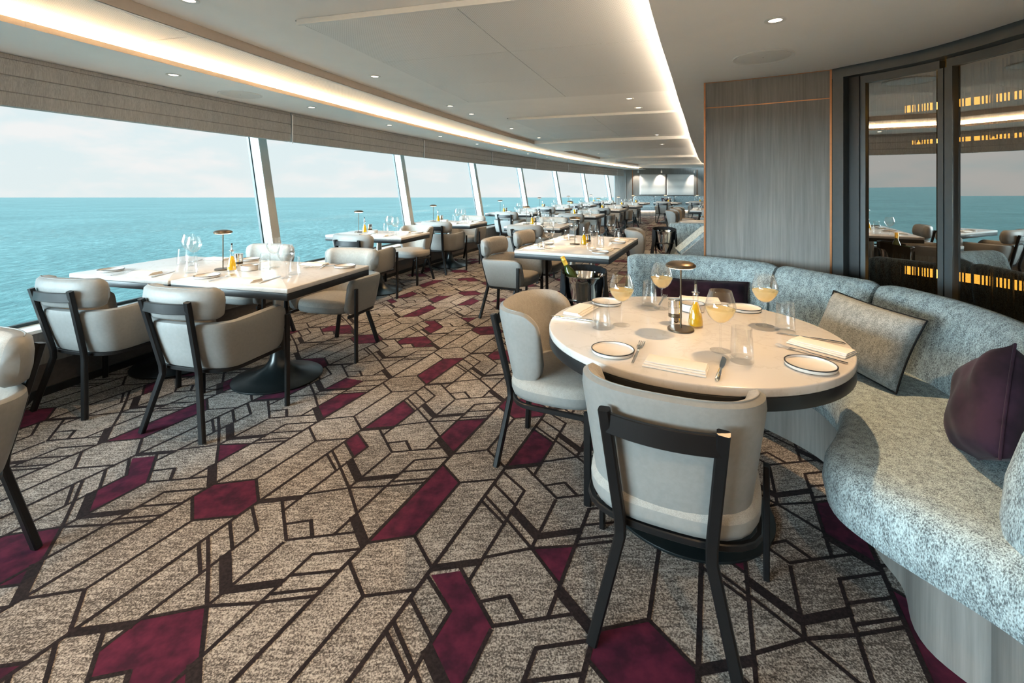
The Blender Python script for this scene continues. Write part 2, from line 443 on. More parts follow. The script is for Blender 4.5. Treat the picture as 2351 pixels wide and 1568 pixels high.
def chair_legs(rx_foot, xb, rx_top, ry_foot, ry_bend, ry_top, fx, fy, ztop, zfront, zrail, hrail, zframe, framepath):
    out = []
    for sx in (1, -1):
        m = MB()
        m.bar([(sx * rx_foot, ry_foot, 0), (sx * xb, ry_bend, zframe - .03), (sx * xb, ry_bend - .004, zframe + .02), (sx * rx_top, ry_top, ztop)], .034, .026, (1, 0, 0))
        out.append(P('leg', m.mesh('rear_leg', ['black_metal'], 30)))
    for sx in (1, -1):
        m = MB(); m.bar([(sx * fx, fy, 0), (sx * fx, fy, zfront)], .020, .032, (1, 0, 0))
        out.append(P('leg', m.mesh('front_leg', ['black_metal'], 30)))
    m = MB(); n = 13; pts = []
    for k in range(n):
        x = -rx_top + 2 * rx_top * k / (n - 1)
        pts.append((x * .96, ry_top + .008 - .024 * (1 - (x / rx_top) ** 2), zrail))
    m.bar(pts, .014, hrail, (0, 1, 0)); out.append(P('back_rail', m.mesh('back_rail', ['black_metal'], 30)))
    m = MB(); m.bar([(x, y, zframe) for x, y in framepath], .022, .018, (0, 0, 1)); out.append(P('seat_frame', m.mesh('seat_frame', ['black_metal'], 30)))
    return out
def make_armchair():
    path = u_path(.290, .27, -.055, .125, 61)
    zt = lambda q: .635 + .012 * abs(2 * q - 1) ** 2
    sh = shell(path, .365, zt, .062, .030, .085, SEC, SECM, lback=.045).mesh('arm_shell', ['chair_leather', 'chair_fabric'], 50)
    bp = u_path(.268, -.10, -.085, .165, 61)[6:-6]
    bp = resample(bp, 37)
    bsec = [(.02, 0.02), (.30, .10), (.42, .35), (.42, .65), (.28, .90), (0, .99), (-.5, 1.0), (-.95, .93), (-1.15, .70), (-1.15, .35), (-.95, .1), (-.5, .0)]
    bo = shell(bp, .645, .825, .072, .0, .075, bsec, SECM, .012, .30).mesh('back_bolster', ['chair_leather', 'chair_fabric'], 50)
    pm = MB(); N = normals2(bp, -1)
    # welt seam along the bolster's top
    pm.tube([(p[0] + n[0] * .010, p[1] + n[1] * .010, .8235) for p, n in list(zip(bp, N))[4:-4]], .0026, 6)
    seat = cushion_mesh('seat', .245, -.15, .285, .365, .462, ['chair_leather', 'chair_fabric'])
    fr = resample([(p[0] * .95, p[1]) for p in u_path(.290, .25, -.055, .118, 41)], 31)
    parts = [P('seat', seat), P('arm_shell', sh), P('back_bolster', bo, None, [('piping', pm.mesh('piping', ['chair_leather'], 60), None)])]
    parts += chair_legs(.215, .130, .160, -.25, -.197, -.292, .336, .235, .765, .575, .724, .056, .352, fr)
    return Proto('dining_armchair', 'chair', parts)
def make_sidechair():
    path = resample(u_path(.235, .00, -.045, .150, 61), 61)
    zb = lambda q: .40 + .05 * abs(2 * q - 1) ** 3
    zt = lambda q: .795 - .012 * abs(2 * q - 1) ** 2
    sh = shell(path, zb, zt, .058, .030, .11, SEC, SECM, .012, .42, lback=.050).mesh('backrest', ['chair_leather', 'chair_fabric'], 50)
    N = normals2(path, -1); pm = MB()
    pm.tube([(p[0] + n[0] * (.015 + .05 * max(0, -n[1]) ** 1.5), p[1] + n[1] * (.015 + .05 * max(0, -n[1]) ** 1.5), zt(i / 60) - .001) for i, (p, n) in enumerate(zip(path, N))][9:-9], .0024, 6)
    seat = cushion_mesh('seat', .262, -.205, .285, .368, .470, ['chair_leather', 'chair_fabric'], 3.0)
    fr = resample([(p[0] * .93, p[1]) for p in u_path(.275, .25, -.045, .142, 41)], 31)
    parts = [P('seat', seat), P('backrest', sh, None, [('piping', pm.mesh('piping', ['chair_leather'], 60), None)])]
    parts += chair_legs(.205, .128, .158, -.25, -.206, -.290, .292, .235, .735, .40, .695, .060, .352, fr)
    return Proto('dining_side_chair', 'chair', parts)
ARM = make_armchair(); SIDE = make_sidechair()

# ================================================================== TABLEWARE
def lathe_mesh(name, prof, mats, seg=28, cap0=True, cap1=True, smooth=40):
    m = MB(); m.lathe(prof, seg, cap0=cap0, cap1=cap1); return m.mesh(name, mats, smooth)
def zs(prof, kr=1.0, kz=1.0): return [(r * kr if r > .0011 else r, z * kz) for r, z in prof]
bowl_p = [(.004, .100), (.014, .103), (.026, .113), (.037, .130), (.0445, .150), (.046, .160), (.0445, .172), (.040, .192), (.034, .215), (.0325, .222), (.0318, .222), (.033, .215), (.039, .192), (.0434, .172), (.0449, .160), (.0434, .151), (.036, .132), (.025, .115), (.013, .105), (.001, .103)]
foot_p = [(.001, .0), (.034, .0), (.0345, .0015), (.030, .003), (.012, .006), (.005, .010), (.0036, .02), (.0034, .06), (.0038, .09), (.005, .099), (.001, .1005)]
wine_p = [(.001, .1045), (.0125, .107), (.0245, .1165), (.0355, .1335), (.0425, .1505), (.0430, .1545), (.001, .1545)]
bowl_p = zs(bowl_p, 1.21, 1.03); foot_p = zs(foot_p, 1.1, 1.03); wine_p = zs(wine_p, 1.21, 1.03)
gl_bowl = lathe_mesh('bowl', bowl_p, ['clear_glass'], 32, False, False)
gl_stem = lathe_mesh('stem', foot_p, ['clear_glass'], 24, False, False)
gl_wine = lathe_mesh('wine', wine_p, ['wine'], 32, False, False)
m = MB(); m.lathe(bowl_p, 16, cap0=False, cap1=False); m.lathe(foot_p, 16, cap0=False, cap1=False); gl_far = m.mesh('wine_glass', ['clear_glass'], 40)
WINE_FULL = Proto('wine_glass', 'glass', [P('bowl', gl_bowl), P('stem', gl_stem), P('wine', gl_wine, 'pale golden white wine')])
WINE = Proto('wine_glass', 'glass', [P('bowl', gl_bowl), P('stem', gl_stem)])
WINE_FAR = Proto('wine_glass', 'glass', [P('wine_glass', gl_far)])
tum_p = [(.001, 0), (.034, 0), (.0352, .003), (.0300, .095), (.0296, .100), (.0286, .100), (.0290, .095), (.0322, .018), (.030, .014), (.001, .013)]
TUMBLER = Proto('water_tumbler', 'glass', [P('water_tumbler', lathe_mesh('water_tumbler', zs(tum_p, 1.14, 1.22), ['clear_glass'], 28, False, False))])
plate_p = [(.001, 0), (.060, 0), (.0655, .002), (.067, .006), (.0675, .0135), (.0655, .0138), (.064, .0075), (.060, .0052), (.001, .0048)]
pl_me = lathe_mesh('dish', zs(plate_p, 1.17, 1.05), ['china'], 40, False, False)
rim_me = MB(); rim_me.lathe(zs([(.0648, .0136), (.0650, .0146), (.0682, .0146), (.0684, .0120)], 1.17, 1.05), 40, cap0=False, cap1=False); rim_me = rim_me.mesh('rim', ['china_rim'])
PLATE = Proto('bread_plate', 'plate', [P('dish', pl_me), P('rim', rim_me, 'thin dark rim')])
bowl_w = [(.001, 0), (.052, 0), (.056, .003), (.058, .036), (.0565, .0375), (.054, .035), (.052, .008), (.001, .006)]
bw_me = lathe_mesh('dish', bowl_w, ['china'], 40, False, False)
bw_rim = MB(); bw_rim.lathe([(.0545, .0372), (.0550, .0382), (.0582, .0382), (.0586, .0362)], 40, cap0=False, cap1=False)
BOWL = Proto('bread_dish', 'dish', [P('dish', bw_me), P('rim', bw_rim.mesh('rim', ['china_rim']), 'thin dark rim')])
def napkin(name, w=.205, d=.102, layers=3, seed=0, tier=0.012):
    rnd = random.Random(seed); m = MB(); z = 0.0; R = []
    for k in range(layers):
        t = .0048; ww = w / 2 - k * .0022; d0 = -d / 2 + k * tier; d1 = d / 2 - rnd.uniform(0, .002)
        n = 10; sec = []
        # rounded folded layer
        for i in range(7):
            a = -pi / 2 + pi * i / 6
            sec.append((d1 - t * .5 + cos(a) * t * .5, z + t * .5 + sin(a) * t * .5))
        for i in range(7):
            a = pi / 2 + pi * i / 6
            sec.append((d0 + t * .5 + cos(a) * t * .5, z + t * .5 + sin(a) * t * .5))
        rr = []
        for i in range(n + 1):
            x = -ww + 2 * ww * i / n; dz = .0009 * sin(i * 1.3 + seed + k)
            rr.append([(x, y + .0012 * sin(i * .9 + k + seed), zz + (dz if zz > z + t * .4 else dz * .4) * (1 if k else 0)) for y, zz in sec])
        m.rings(rr, True, True, True); z += t * .92
    return m.mesh(name, ['linen'], 50)
NAPKINS = [Proto('folded_napkin', 'napkin', [P('folded_napkin', napkin('folded_napkin', .205, .102, 3, k))]) for k in range(3)]
def fork_mesh():
    m = MB()
    path = [(0, -.095, .003), (0, -.06, .004), (0, .0, .0055), (0, .030, .0085), (0, .045, .0065)]
    m.bar(path, .0085, .0022, (1, 0, 0))
    # neck widening into the tine root
    rr = []
    for y, w, z in ((.042, .006, .0068), (.050, .012, .0052), (.058, .0205, .0040), (.066, .0225, .0040)):
        rr.append([(-w / 2, y, z), (w / 2, y, z), (w / 2, y, z + .0018), (-w / 2, y, z + .0018)])
    m.rings(rr, True, True, True)
    for k in range(4):
        x = -.0093 + k * .0062
        m.bar([(x, .064, .0050), (x, .085, .0048), (x, .106, .0078)], .0032, .0018, (1, 0, 0))
    m.v = [(x * 1.1, y * 1.18, z) for x, y, z in m.v]; return m.mesh('fork', ['chrome'], 30)
def knife_mesh():
    m = MB(); rr = []
    for y, w, h in ((-.108, .007, .003), (-.100, .0125, .006), (-.055, .0115, .0065), (-.012, .0085, .0055), (0, .0078, .004)):
        rr.append([(-w / 2, y, h * .25 + .0004), (-w / 4, y, .0004), (w / 4, y, .0004), (w / 2, y, h * .25 + .0004), (w / 2, y, h * .75), (w / 4, y, h), (-w / 4, y, h), (-w / 2, y, h * .75)])
    m.rings(rr, True, True, True); rr = []
    for y, a, b in ((-.002, -.0045, .0045), (.02, -.0065, .0075), (.06, -.007, .0085), (.085, -.007, .0072), (.098, -.0068, .002), (.105, -.0065, -.0050)):
        rr.append([(a, y, .0012), (b, y, .0016), (b, y, .0022), (a, y, .0030)])
    m.rings(rr, True, True, True); m.v = [(x * 1.1, y * 1.13, z) for x, y, z in m.v]; return m.mesh('knife', ['chrome'], 30)
FORK = Proto('fork', 'fork', [P('fork', fork_mesh())]); KNIFE = Proto('table_knife', 'knife', [P('table_knife', knife_mesh())])
# table lamp
shade_p = [(.001, .2985), (.020, .2982), (.040, .2955), (.054, .290), (.062, .283), (.0635, .278), (.061, .274), (.056, .272)]
dif_p = [(.056, .2722), (.050, .2690), (.035, .2668), (.001, .2660)]
LAMP = Proto('table_lamp', 'lamp', [
    P('base', lathe_mesh('base', [(.001, 0), (.053, 0), (.055, .0015), (.055, .007), (.0535, .0085), (.001, .009)], ['bronze'], 36, False, False)),
    P('stem', lathe_mesh('stem', [(.0038, .008), (.0038, .268)], ['bronze'], 12)),
    P('shade', lathe_mesh('shade', shade_p, ['bronze'], 40, False, False), None, [('diffuser', lathe_mesh('diffuser', dif_p, ['lamp_glow'], 36, False, False), 'glowing white underside')])])
# oil bottle
ob = [(.001, 0), (.030, 0), (.0315, .003), (.0305, .02), (.024, .062), (.0155, .082), (.0120, .092), (.0118, .118), (.0128, .120), (.0128, .124), (.0105, .124), (.0105, .092), (.0140, .080), (.0225, .061), (.0290, .02), (.0290, .006), (.001, .005)]
oi = [(.001, .0055), (.0285, .0065), (.0285, .02), (.0222, .0605), (.0136, .0795), (.0103, .090), (.001, .0902)]
st1 = [(.011, .118), (.0112, .124), (.0165, .125), (.0165, .1275), (.007, .129), (.006, .14), (.0052, .158), (.001, .159)]
st2 = [(.0045, .158), (.0056, .160), (.0052, .170), (.001, .1705)]
OIL = Proto('oil_bottle', 'bottle', [P('bottle', lathe_mesh('bottle', zs(ob, 1.03, 1.2), ['clear_glass'], 28, False, False)), P('oil', lathe_mesh('oil', zs(oi, 1.03, 1.2), ['oil'], 28, False, False), 'yellow olive oil'),
    P('pourer', lathe_mesh('pourer', zs(st1, 1.03, 1.2), ['chrome'], 18, False, False), 'steel pouring spout', [('tip', lathe_mesh('tip', zs(st2, 1.03, 1.2), ['black_plastic'], 12, True, False), None)])])
gr1 = [(.001, 0), (.0255, 0), (.0262, .001), (.0262, .0215), (.0255, .0225), (.0255, .0235)]
def ring_part(n, z0, z1, mat, r=.0262):
    z0 *= 1.33; z1 *= 1.33; r *= 1.16
    return P(n, lathe_mesh(n, [(r - .0015, z0), (r, z0 + .0012), (r, z1 - .0012), (r - .0015, z1)], [mat], 28))
GRINDER = Proto('pepper_grinder', 'grinder', [ring_part('lower_ring', 0, .022, 'chrome'), ring_part('window_ring', .0222, .034, 'bronze', .0255), ring_part('upper_ring', .0342, .056, 'chrome'), ring_part('cap', .0562, .080, 'chrome')])
def rot2(x, y, a): return (x * cos(a) - y * sin(a), x * sin(a) + y * cos(a))

# ================================================================== TABLES
TZ = .757
def rrect(hx, hy, r=.008, n=4):
    o = []
    for cx, cy, a0 in ((hx - r, hy - r, 0), (-hx + r, hy - r, pi / 2), (-hx + r, -hy + r, pi), (hx - r, -hy + r, 1.5 * pi)):
        for k in range(n + 1):
            a = a0 + pi / 2 * k / n; o.append((cx + r * cos(a), cy + r * sin(a)))
    return o
def disc(r, n=72): return [(r * cos(2 * pi * k / n), r * sin(2 * pi * k / n)) for k in range(n)]
def pedestal_parts(r, x=0.0, y=0.0):
    base = [(.001, .0), (r, .0), (r + .002, .004), (r, .010), (r * .93, .016), (r * .75, .026), (r * .5, .046), (r * .30, .085), (r * .20, .13), (.046, .19), (.044, .20), (.001, .20)]
    b = MB(); b.lathe(base, 48, (x, y, 0), cap0=False, cap1=False)
    s1 = MB(); s1.lathe([(.043, .195), (.043, .34)], 28, (x, y, 0)); c = MB(); c.lathe([(.036, .335), (.036, .672)], 28, (x, y, 0))
    pt = MB(); pt.box((x, y, .677), (.30, .30, .012))
    return [P('pedestal_base', b.mesh('pedestal_base', ['dark_base'], 50)), P('pedestal_sleeve', s1.mesh('pedestal_sleeve', ['dark_base'])), P('pedestal_column', c.mesh('pedestal_column', ['steel'])), P('mounting_plate', pt.mesh('mounting_plate', ['black_metal']))]
def make_table(name, poly, r, peds=((0, 0),)):
    top = MB(); top.prism(poly, TZ - .030, TZ, .005); band = MB()
    band.prism([(x * .999, y * .999) for x, y in poly], TZ - .074, TZ - .0302, .002)
    parts = [P('tabletop', top.mesh('tabletop', ['tabletop_stone'], 50)), P('edge_band', band.mesh('edge_band', ['band'], 50), 'dark edge band')]
    for x, y in peds: parts += pedestal_parts(r, x, y)
    return Proto(name, 'table', parts)
ROUND = make_table('round_dining_table', disc(.60, 96), .34)
DOUBLE_W = make_table('square_dining_table', rrect(.47, .435), .30)       # local x runs across the room, y along it
TWO_TOP = make_table('window_dining_table', rrect(.56, .36), .30)
SQUARE = make_table('square_dining_table', rrect(.45, .48), .30)
LONG = make_table('long_dining_table', rrect(.465, .80), .27, ((0, -.40), (0, .40)))

# ================================================================== SEA
m = MB(); SL = -25 / F
R = 60000
m.v = [(-R, -700, -24 + 700 * 25 / F * 1), (R, -700, -24 + 700 * 25 / F), (R, R, -24 - R * 25 / F), (-R, R, -24 - R * 25 / F)]
m.f = [(0, 1, 2, 3)]; m.m = [0]
put('sea', m.mesh('sea', ['sea_water'], 0), label='turquoise open sea stretching to the horizon outside the windows', cat='sea', kind='stuff')

# ================================================================== CARPET FLOOR
SMIN, SMAX = -9.5, 20.5
def arc_strip(segs, s0, s1, step=.5):
    """segs: list of (d0, z0, d1, z1, mat) swept along the arc; d may be a function of s"""
    mb = MB(); n = max(2, int((s1 - s0) / step) + 1); S_ = [s0 + (s1 - s0) * i / (n - 1) for i in range(n)]
    g = lambda q, s: q(s) if callable(q) else q
    for d0, z0, d1, z1, mt in segs:
        b = len(mb.v)
        for s in S_:
            mb.v.append((*A(s, g(d0, s)), z0)); mb.v.append((*A(s, g(d1, s)), z1))
        for i in range(n - 1): mb.face((b + 2 * i, b + 2 * i + 1, b + 2 * i + 3, b + 2 * i + 2), mt)
    return mb
CT = radians(23.3); PA, PB = .650, .894; CO = (-.7212, 2.1785)
def carpet_xy(k, s):
    a, t = s - .41, (k - 2) * PB / 6
    return (CO[0] + a * sin(CT) + t * cos(CT), CO[1] + a * cos(CT) - t * sin(CT))
TN, MD, TK = .0135, .0160, .040          # thin, long and thick woven lines
LINES = [((0, 0), (0, PA), MD), ((4, 0), (4, PA), MD), ((1, .112), (1, .645), TN), ((2, .345), (2, .64), TN), ((3, .10), (3, .643), TN), ((5, .221), (5, .578), TN),
    ((0, .735), (1, .645), TN), ((0, .635), (1, .540), TN), ((0, .545), (1, .448), TN), ((1, .448), (2, .345), TN), ((2, .345), (3, .231), TN), ((0, .509), (1, .420), TN),
    ((3, .212), (4, .108), TK), ((5, .221), (6, .117), TN), ((4, .672), (5, .578), TN), ((0, .117), (1, .212), .032), ((1, .232), (2, .345), TN), ((2, .345), (3, .423), TN), ((3, .423), (4, .515), TN),
    ((3, .458), (4, .548), TN), ((3, .540), (4, .628), TN), ((3, .643), (4, .735), TN), ((4, .117), (5, .221), TN), ((5, .578), (6, .670), TN),
    ((.62, .160), (2, .005), TN), ((2, .005), (3.5, .147), TN), ((1.5, .066), (2.02, .123), TN), ((2.02, .123), (2.5, .062), MD),
    ((1, .512), (2, .410), TK), ((2, .410), (3, .508), .034)]
FILL = dict(P=[(4, .112), (5, .221), (5, .575), (4, .665)], B=[(0, .13), (1, .215), (1, .422), (0, .509)], C=[(.1, .09), (.75, .155), (2, 0), (2, -.24), (1, -.14), (1, 0)],
    D=[(2, .35), (3, .425), (3, .231)], E=[(4, .026), (4, .112), (5, .221), (6, .117), (6, .018), (5, -.07)], F=[(0, .735), (1, .645), (1, .537), (0, .633)],
    G=[(1, .11), (1, .227), (2, .35), (3, .231), (3.5, .15), (2.5, .066), (2.05, .123), (1.5, .066)], H=[(3, .2), (4, .1), (4, .515), (3, .421)],
    K=[(2, .635), (2, .41), (3, .515), (3, .643)], N=[(5, .221), (6, .117), (6, .669), (5, .575)])
PURPLE = {('C', 0, 1), ('D', 0, 1), ('E', 0, 1), ('E', 2, 0), ('E', 3, 0), ('B', 1, 0), ('B', 1, 1), ('F', 0, 0), ('G', 3, 0), ('G', 3, 1), ('H', 1, 0), ('H', 1, 1), ('K', 1, 1), ('N', 2, 1), ('P', 0, 0)}
def build_floor():
    mb = arc_strip([(.28, -.0015, 9.6, -.0015, 0)], SMIN, SMAX, .5)
    def poly(pts, z, mat):
        for x, y in pts:
            s, d = inv(x, y) if -8 < y < 24 else (99, 0)
            if d < .30 or d > 9.2 or s < SMIN + .3 or s > SMAX - .5: return
        b = len(mb.v); mb.v.extend((x, y, z) for x, y in pts); mb.face(tuple(range(b, b + len(pts))), mat)
    for i in range(-16, 36):
        for j in range(-14, 16):
            cx, cy = carpet_xy(3 + 6 * j, .325 + i * PA)
            if cy < -1.2 or cy > 22.5 or abs(cx) > 1.25 * max(cy, 1) + 1.5: continue
            s, d = inv(cx, cy)
            if d < -.3 or d > 8.2 or s > 19.5: continue
            for li, ((k0, s0), (k1, s1), w) in enumerate(LINES):
                a = carpet_xy(k0 + 6 * j, s0 + i * PA); b_ = carpet_xy(k1 + 6 * j, s1 + i * PA)
                dx, dy = b_[0] - a[0], b_[1] - a[1]; L = hypot(dx, dy); dx /= L; dy /= L; h = w / 2; e = .004
                nx, ny = -dy * h, dx * h
                poly([(a[0] - dx * e + nx, a[1] - dy * e + ny), (a[0] - dx * e - nx, a[1] - dy * e - ny), (b_[0] + dx * e - nx, b_[1] + dy * e - ny), (b_[0] + dx * e + nx, b_[1] + dy * e + ny)], -.0003 - w * .004 - li * .000011 - ((i + j) % 2) * .000004, 2)
            for nme, pts in FILL.items():
                if (nme, i % 4, j % 2) in PURPLE:
                    poly([carpet_xy(k + 6 * j, q + i * PA) for k, q in pts], -.0009, 1)
    return mb.mesh('floor', ['carpet_cream', 'carpet_purple', 'carpet_line'], 0)
put('floor', build_floor(), label='patterned carpet with dark geometric lines and purple panes', kind='structure')

# ================================================================== CEILING
C0, C1, C2 = 2.18, 2.255, 2.315
RC = resample([(-9.5, 3.55), (-4, 3.98), (-2.1, 4.17), (.1, 4.40), (3.25, 4.62), (8, 4.72), (14, 4.5), (20.5, 4.1)], 80)
def dr(s):
    for (a, p), (b, q) in zip(RC, RC[1:]):
        if s <= b: return p + (q - p) * (s - a) / (b - a)
    return RC[-1][1]
FD = 1.665; CE = 1.15
mb = arc_strip([(-.45, C0, CE, C0, 0), (CE, C0, CE, C0 + .032, 1), (CE, C0 + .032, CE - .10, C0 + .032, 0), (CE - .10, C0 + .032, CE - .10, C1, 0), (CE - .10, C1, FD, C1, 0),
    (lambda s: dr(s) + .06, C0 + .03, lambda s: dr(s), C0 + .03, 0), (lambda s: dr(s), C0 + .03, lambda s: dr(s), C0, 1), (lambda s: dr(s), C0, 9.6, C0, 0),
    (lambda s: dr(s) + .06, C0 + .03, lambda s: dr(s) + .06, C2, 0)], SMIN, SMAX, .5)
def ceil_zone(s0, s1, z):
    q = arc_strip([(FD, z, lambda s: dr(s) + .06, z, 0)], s0, s1, .5)
    b = len(mb.v); mb.v.extend(q.v)
    for f, mt in zip(q.f, q.m): mb.face(tuple(b + i for i in f), mt)
def ceil_fascia(s0, s1):
    q = arc_strip([(FD, C1, FD, C2, 1), (FD - .02, C1 - .004, FD, C1 - .004, 0), (FD - .02, C1 - .004, FD - .02, C1, 0)], s0, s1, .5)
    b = len(mb.v); mb.v.extend(q.v)
    for f, mt in zip(q.f, q.m): mb.face(tuple(b + i for i in f), mt)
def step(s, za, zb):
    b = len(mb.v)
    mb.v.extend([(*A(s, FD), za), (*A(s, dr(s) + .06), za), (*A(s, dr(s) + .06), zb), (*A(s, FD), zb)]); mb.face((b, b + 1, b + 2, b + 3), 0)
zones = [(SMIN, 5.3, C2), (5.3, 7.5, C1), (7.5, 11.3, C2), (11.3, 13.2, C1), (13.2, 16.6, C2), (16.6, SMAX, C1)]
for k, (a, b, z) in enumerate(zones):
    ceil_zone(a, b, z)
    if z == C2: ceil_fascia(a, b)
    if k: step(a, C1, C2)
put('ceiling', mb.mesh('ceiling', ['white_paint', 'fascia_tan'], 20, fix=False), label='white stepped ceiling with recessed bays', kind='structure')
# unseen slab added above everything to keep daylight out of the coves
mb = arc_strip([(-.45, 2.42, 9.6, 2.42, 0), (-.45, C0, -.45, 2.42, 0)], SMIN, SMAX, 1.0)
put('daylight_block', mb.mesh('daylight_block', ['white_paint'], 0, fix=False), label='unseen slab added above the stepped ceiling to block daylight', kind='structure')
# cove light strips
mb = arc_strip([(CE - .085, C0 + .036, CE - .055, C0 + .036, 0), (CE - .055, C0 + .036, CE - .055, C0 + .046, 0), (CE - .085, C0 + .046, CE - .055, C0 + .046, 0)], SMIN + .2, 18.6, .5)
put('cove_light_strip', mb.mesh('cove_light_strip', ['led'], 0, fix=False), label='warm glowing light strip in the ceiling cove along the windows', cat='light strip')
mb = arc_strip([(lambda s: dr(s) + .022, C0 + .034, lambda s: dr(s) + .04, C0 + .034, 0), (lambda s: dr(s) + .022, C0 + .034, lambda s: dr(s) + .022, C0 + .042, 0), (lambda s: dr(s) + .022, C0 + .042, lambda s: dr(s) + .04, C0 + .042, 0)], SMIN + .2, 18.6, .5)
put('cove_light_strip', mb.mesh('cove_light_strip', ['led_soft'], 0, fix=False), label='thin warm light strip along the aisle edge of the raised ceiling', cat='light strip')
# perforated panels set in the raised bays
def ceiling_panel(s0, s1, d0, d1, nd, ns, label, z=C2 - .001, t=.012, gap=.0022):
    root = put('ceiling_panel', None, None, (*A(s0, d0), z), label=label, cat='panel')
    ox, oy = A(s0, d0)
    for a in range(ns):
        for b in range(nd):
            sa, sb = s0 + (s1 - s0) * a / ns + gap, s0 + (s1 - s0) * (a + 1) / ns - gap
            def dd(f, s): return d0 + (d1(s) - d0) * f
            q = MB(); pts = []
            for s, f in ((sa, b / nd), (sa, (b + 1) / nd), (sb, (b + 1) / nd), (sb, b / nd)):
                g = gap if f == b / nd else -gap
                x, y = A(s, dd(f, s) + g); pts.append((x - ox, y - oy))
            q.prism(pts[::-1] if False else pts, -t, 0, 0)
            put('panel_tile', q.mesh('panel_tile', ['perforated_metal'], 20), root)
    q = MB(); w = .009; pts = []
    for s, f in ((s0 - w, -.004), (s0 - w, 1.004), (s1 + w, 1.004), (s1 + w, -.004)):
        x, y = A(s, d0 + (d1(s) - d0) * f + (w if f > .5 else -w)); pts.append((x - ox, y - oy))
    q.prism(pts, -.0045, 0, 0); put('shadow_gap', q.mesh('shadow_gap', ['frame_dark'], 20), root)  # dark backing plate, its colour stands in for shadow in the seams
    q = MB(); w = .022
    for sA, sB, f0, f1 in ((s0 - w, s0 + .002, 0, 1),):
        pts = []
        for s, f in ((sA, 0), (sA, 1), (sB, 1), (sB, 0)):
            x, y = A(s, d0 + (d1(s) - d0) * f); pts.append((x - ox, y - oy))
        q.prism(pts, -.030, 0, 0)
    put('edge_profile', q.mesh('edge_profile', ['white_trim'], 20), root)
ceiling_panel(-2.0, .68, 2.28, lambda s: dr(s) - .03, 2, 3, 'large perforated metal ceiling panel nearest the viewer')
ceiling_panel(2.05, 4.85, 2.28, lambda s: dr(s) - .03, 2, 3, 'second perforated metal ceiling panel, beyond the largest one')
ceiling_panel(7.9, 10.8, 2.28, lambda s: dr(s) - .03, 2, 3, 'third perforated metal ceiling panel, small in the distance')
ceiling_panel(13.6, 16.2, 2.28, lambda s: dr(s) - .03, 2, 3, 'farthest perforated metal ceiling panel, before the picture wall')
# cove strip tiles
for k in range(15):
    s0 = -3.3 + k * 1.2
    q = arc_strip([(CE + .02, C1 - .003, FD - .03, C1 - .003, 0)], s0 + .004, s0 + 1.196, .6)
    put('cove_tile', q.mesh('cove_tile', ['perforated_metal'], 0, fix=False), label='perforated tile number %s of the ceiling cove, counted from the left edge' % ('one two three four five six seven eight nine ten eleven twelve thirteen fourteen fifteen'.split()[k]), kind='structure')

# downlights
dl_ring = lathe_mesh('bezel', [(.030, -.004), (.046, -.005), (.048, -.002), (.046, 0), (.030, .0)], ['white_trim'], 28, False, False)
dl_glow = lathe_mesh('lens', [(.001, -.0015), (.029, -.0015), (.031, -.001)], ['downlight_glow'], 24, False, False)
DOWN = Proto('downlight', 'downlight', [P('bezel', dl_ring), P('lens', dl_glow, 'glowing lens')])
ORD = 'first second third fourth fifth sixth seventh eighth ninth tenth eleventh twelfth thirteenth fourteenth fifteenth sixteenth'.split()
def downlight(s, d, z, label, watts=SPOT_W, size=radians(100), aim=(0, 0, -1), blend=.45):
    x, y = A(s, d); o = DOWN.at((x, y, z), 0, label, 'recessed ceiling downlights')
    if watts:
        L = bpy.data.lights.new('downlight_beam', 'SPOT'); L.energy = watts; L.color = WARM; L.spot_size = size; L.spot_blend = blend; L.shadow_soft_size = .022
        lo = put('downlight_beam', L, o, (0, 0, -.02), Vector(aim).to_track_quat('-Z', 'Y').to_euler())
    return o
for k in range(12):
    downlight(-3.08 + k * 1.44, .91, C0, '%s small downlight in the ceiling strip above the windows, from the left' % ORD[k], SPOT_W * .5 if 0 < k < 7 else 0)
for k, s in enumerate([-2.4, -.68, .88, 1.52, 3.15, 4.7]):
    downlight(s, 1.95, C2, '%s downlight in the row beside the large perforated panel' % ORD[k], SPOT_W * (1.0 if s < 4 else .8))
for k, s in enumerate([8.0, 9.6, 11.0, 13.6, 15.4, 16.4]):
    downlight(s, 2.05, C2, '%s far downlight of the distant raised ceiling bays' % ORD[k], SPOT_W * .9)
for k, (s, d) in enumerate([(1.06, 3.96), (1.72, 4.02), (5.0, 4.1), (6.4, 4.1), (8.9, 4.1), (11.2, 4.1), (14.0, 3.9), (15.8, 3.8)]):
    downlight(s, d, C2 if not 5.3 < s < 7.5 else C1, '%s downlight near the aisle edge of the raised ceiling' % ORD[k], SPOT_W)
downlight(-1.69, 4.758, C0, 'downlight in the low ceiling above the round table', SPOT_W * 1.9, radians(80), (-.40, -.06, -1.42), .25)
downlight(-4.6, 4.758, C0, 'downlight in the low ceiling above the viewer', SPOT_W * 1.1, radians(100), (-.35, .45, -1))
for k, (s, d, z) in enumerate([(-4.9, 1.95, C2), (-6.3, 1.95, C2), (-7.7, 1.95, C2), (-6.4, 4.9, C0), (-7.9, 4.9, C0), (-6.0, 3.3, C2), (-7.6, 3.3, C2)]):  # unseen lamps added behind the viewer, their bounce brightens the ceiling
    downlight(s, d, z, '%s unseen downlight added behind the viewer to brighten the ceiling' % ORD[k], SPOT_W * 2.2)
sp = lathe_mesh('speaker_cover', [(.001, -.004), (.145, -.004), (.150, -.003), (.150, 0), (.153, -.0005), (.168, -.006), (.172, -.003), (.172, 0)], ['white_trim'], 48, False, False)
dot = lathe_mesh('screw', [(.001, -.0055), (.003, -.005), (.0035, -.0035)], ['black_metal'], 10, False, False)
SPK = Proto('ceiling_speaker', 'speaker', [P('speaker_cover', sp), P('screw', dot)])
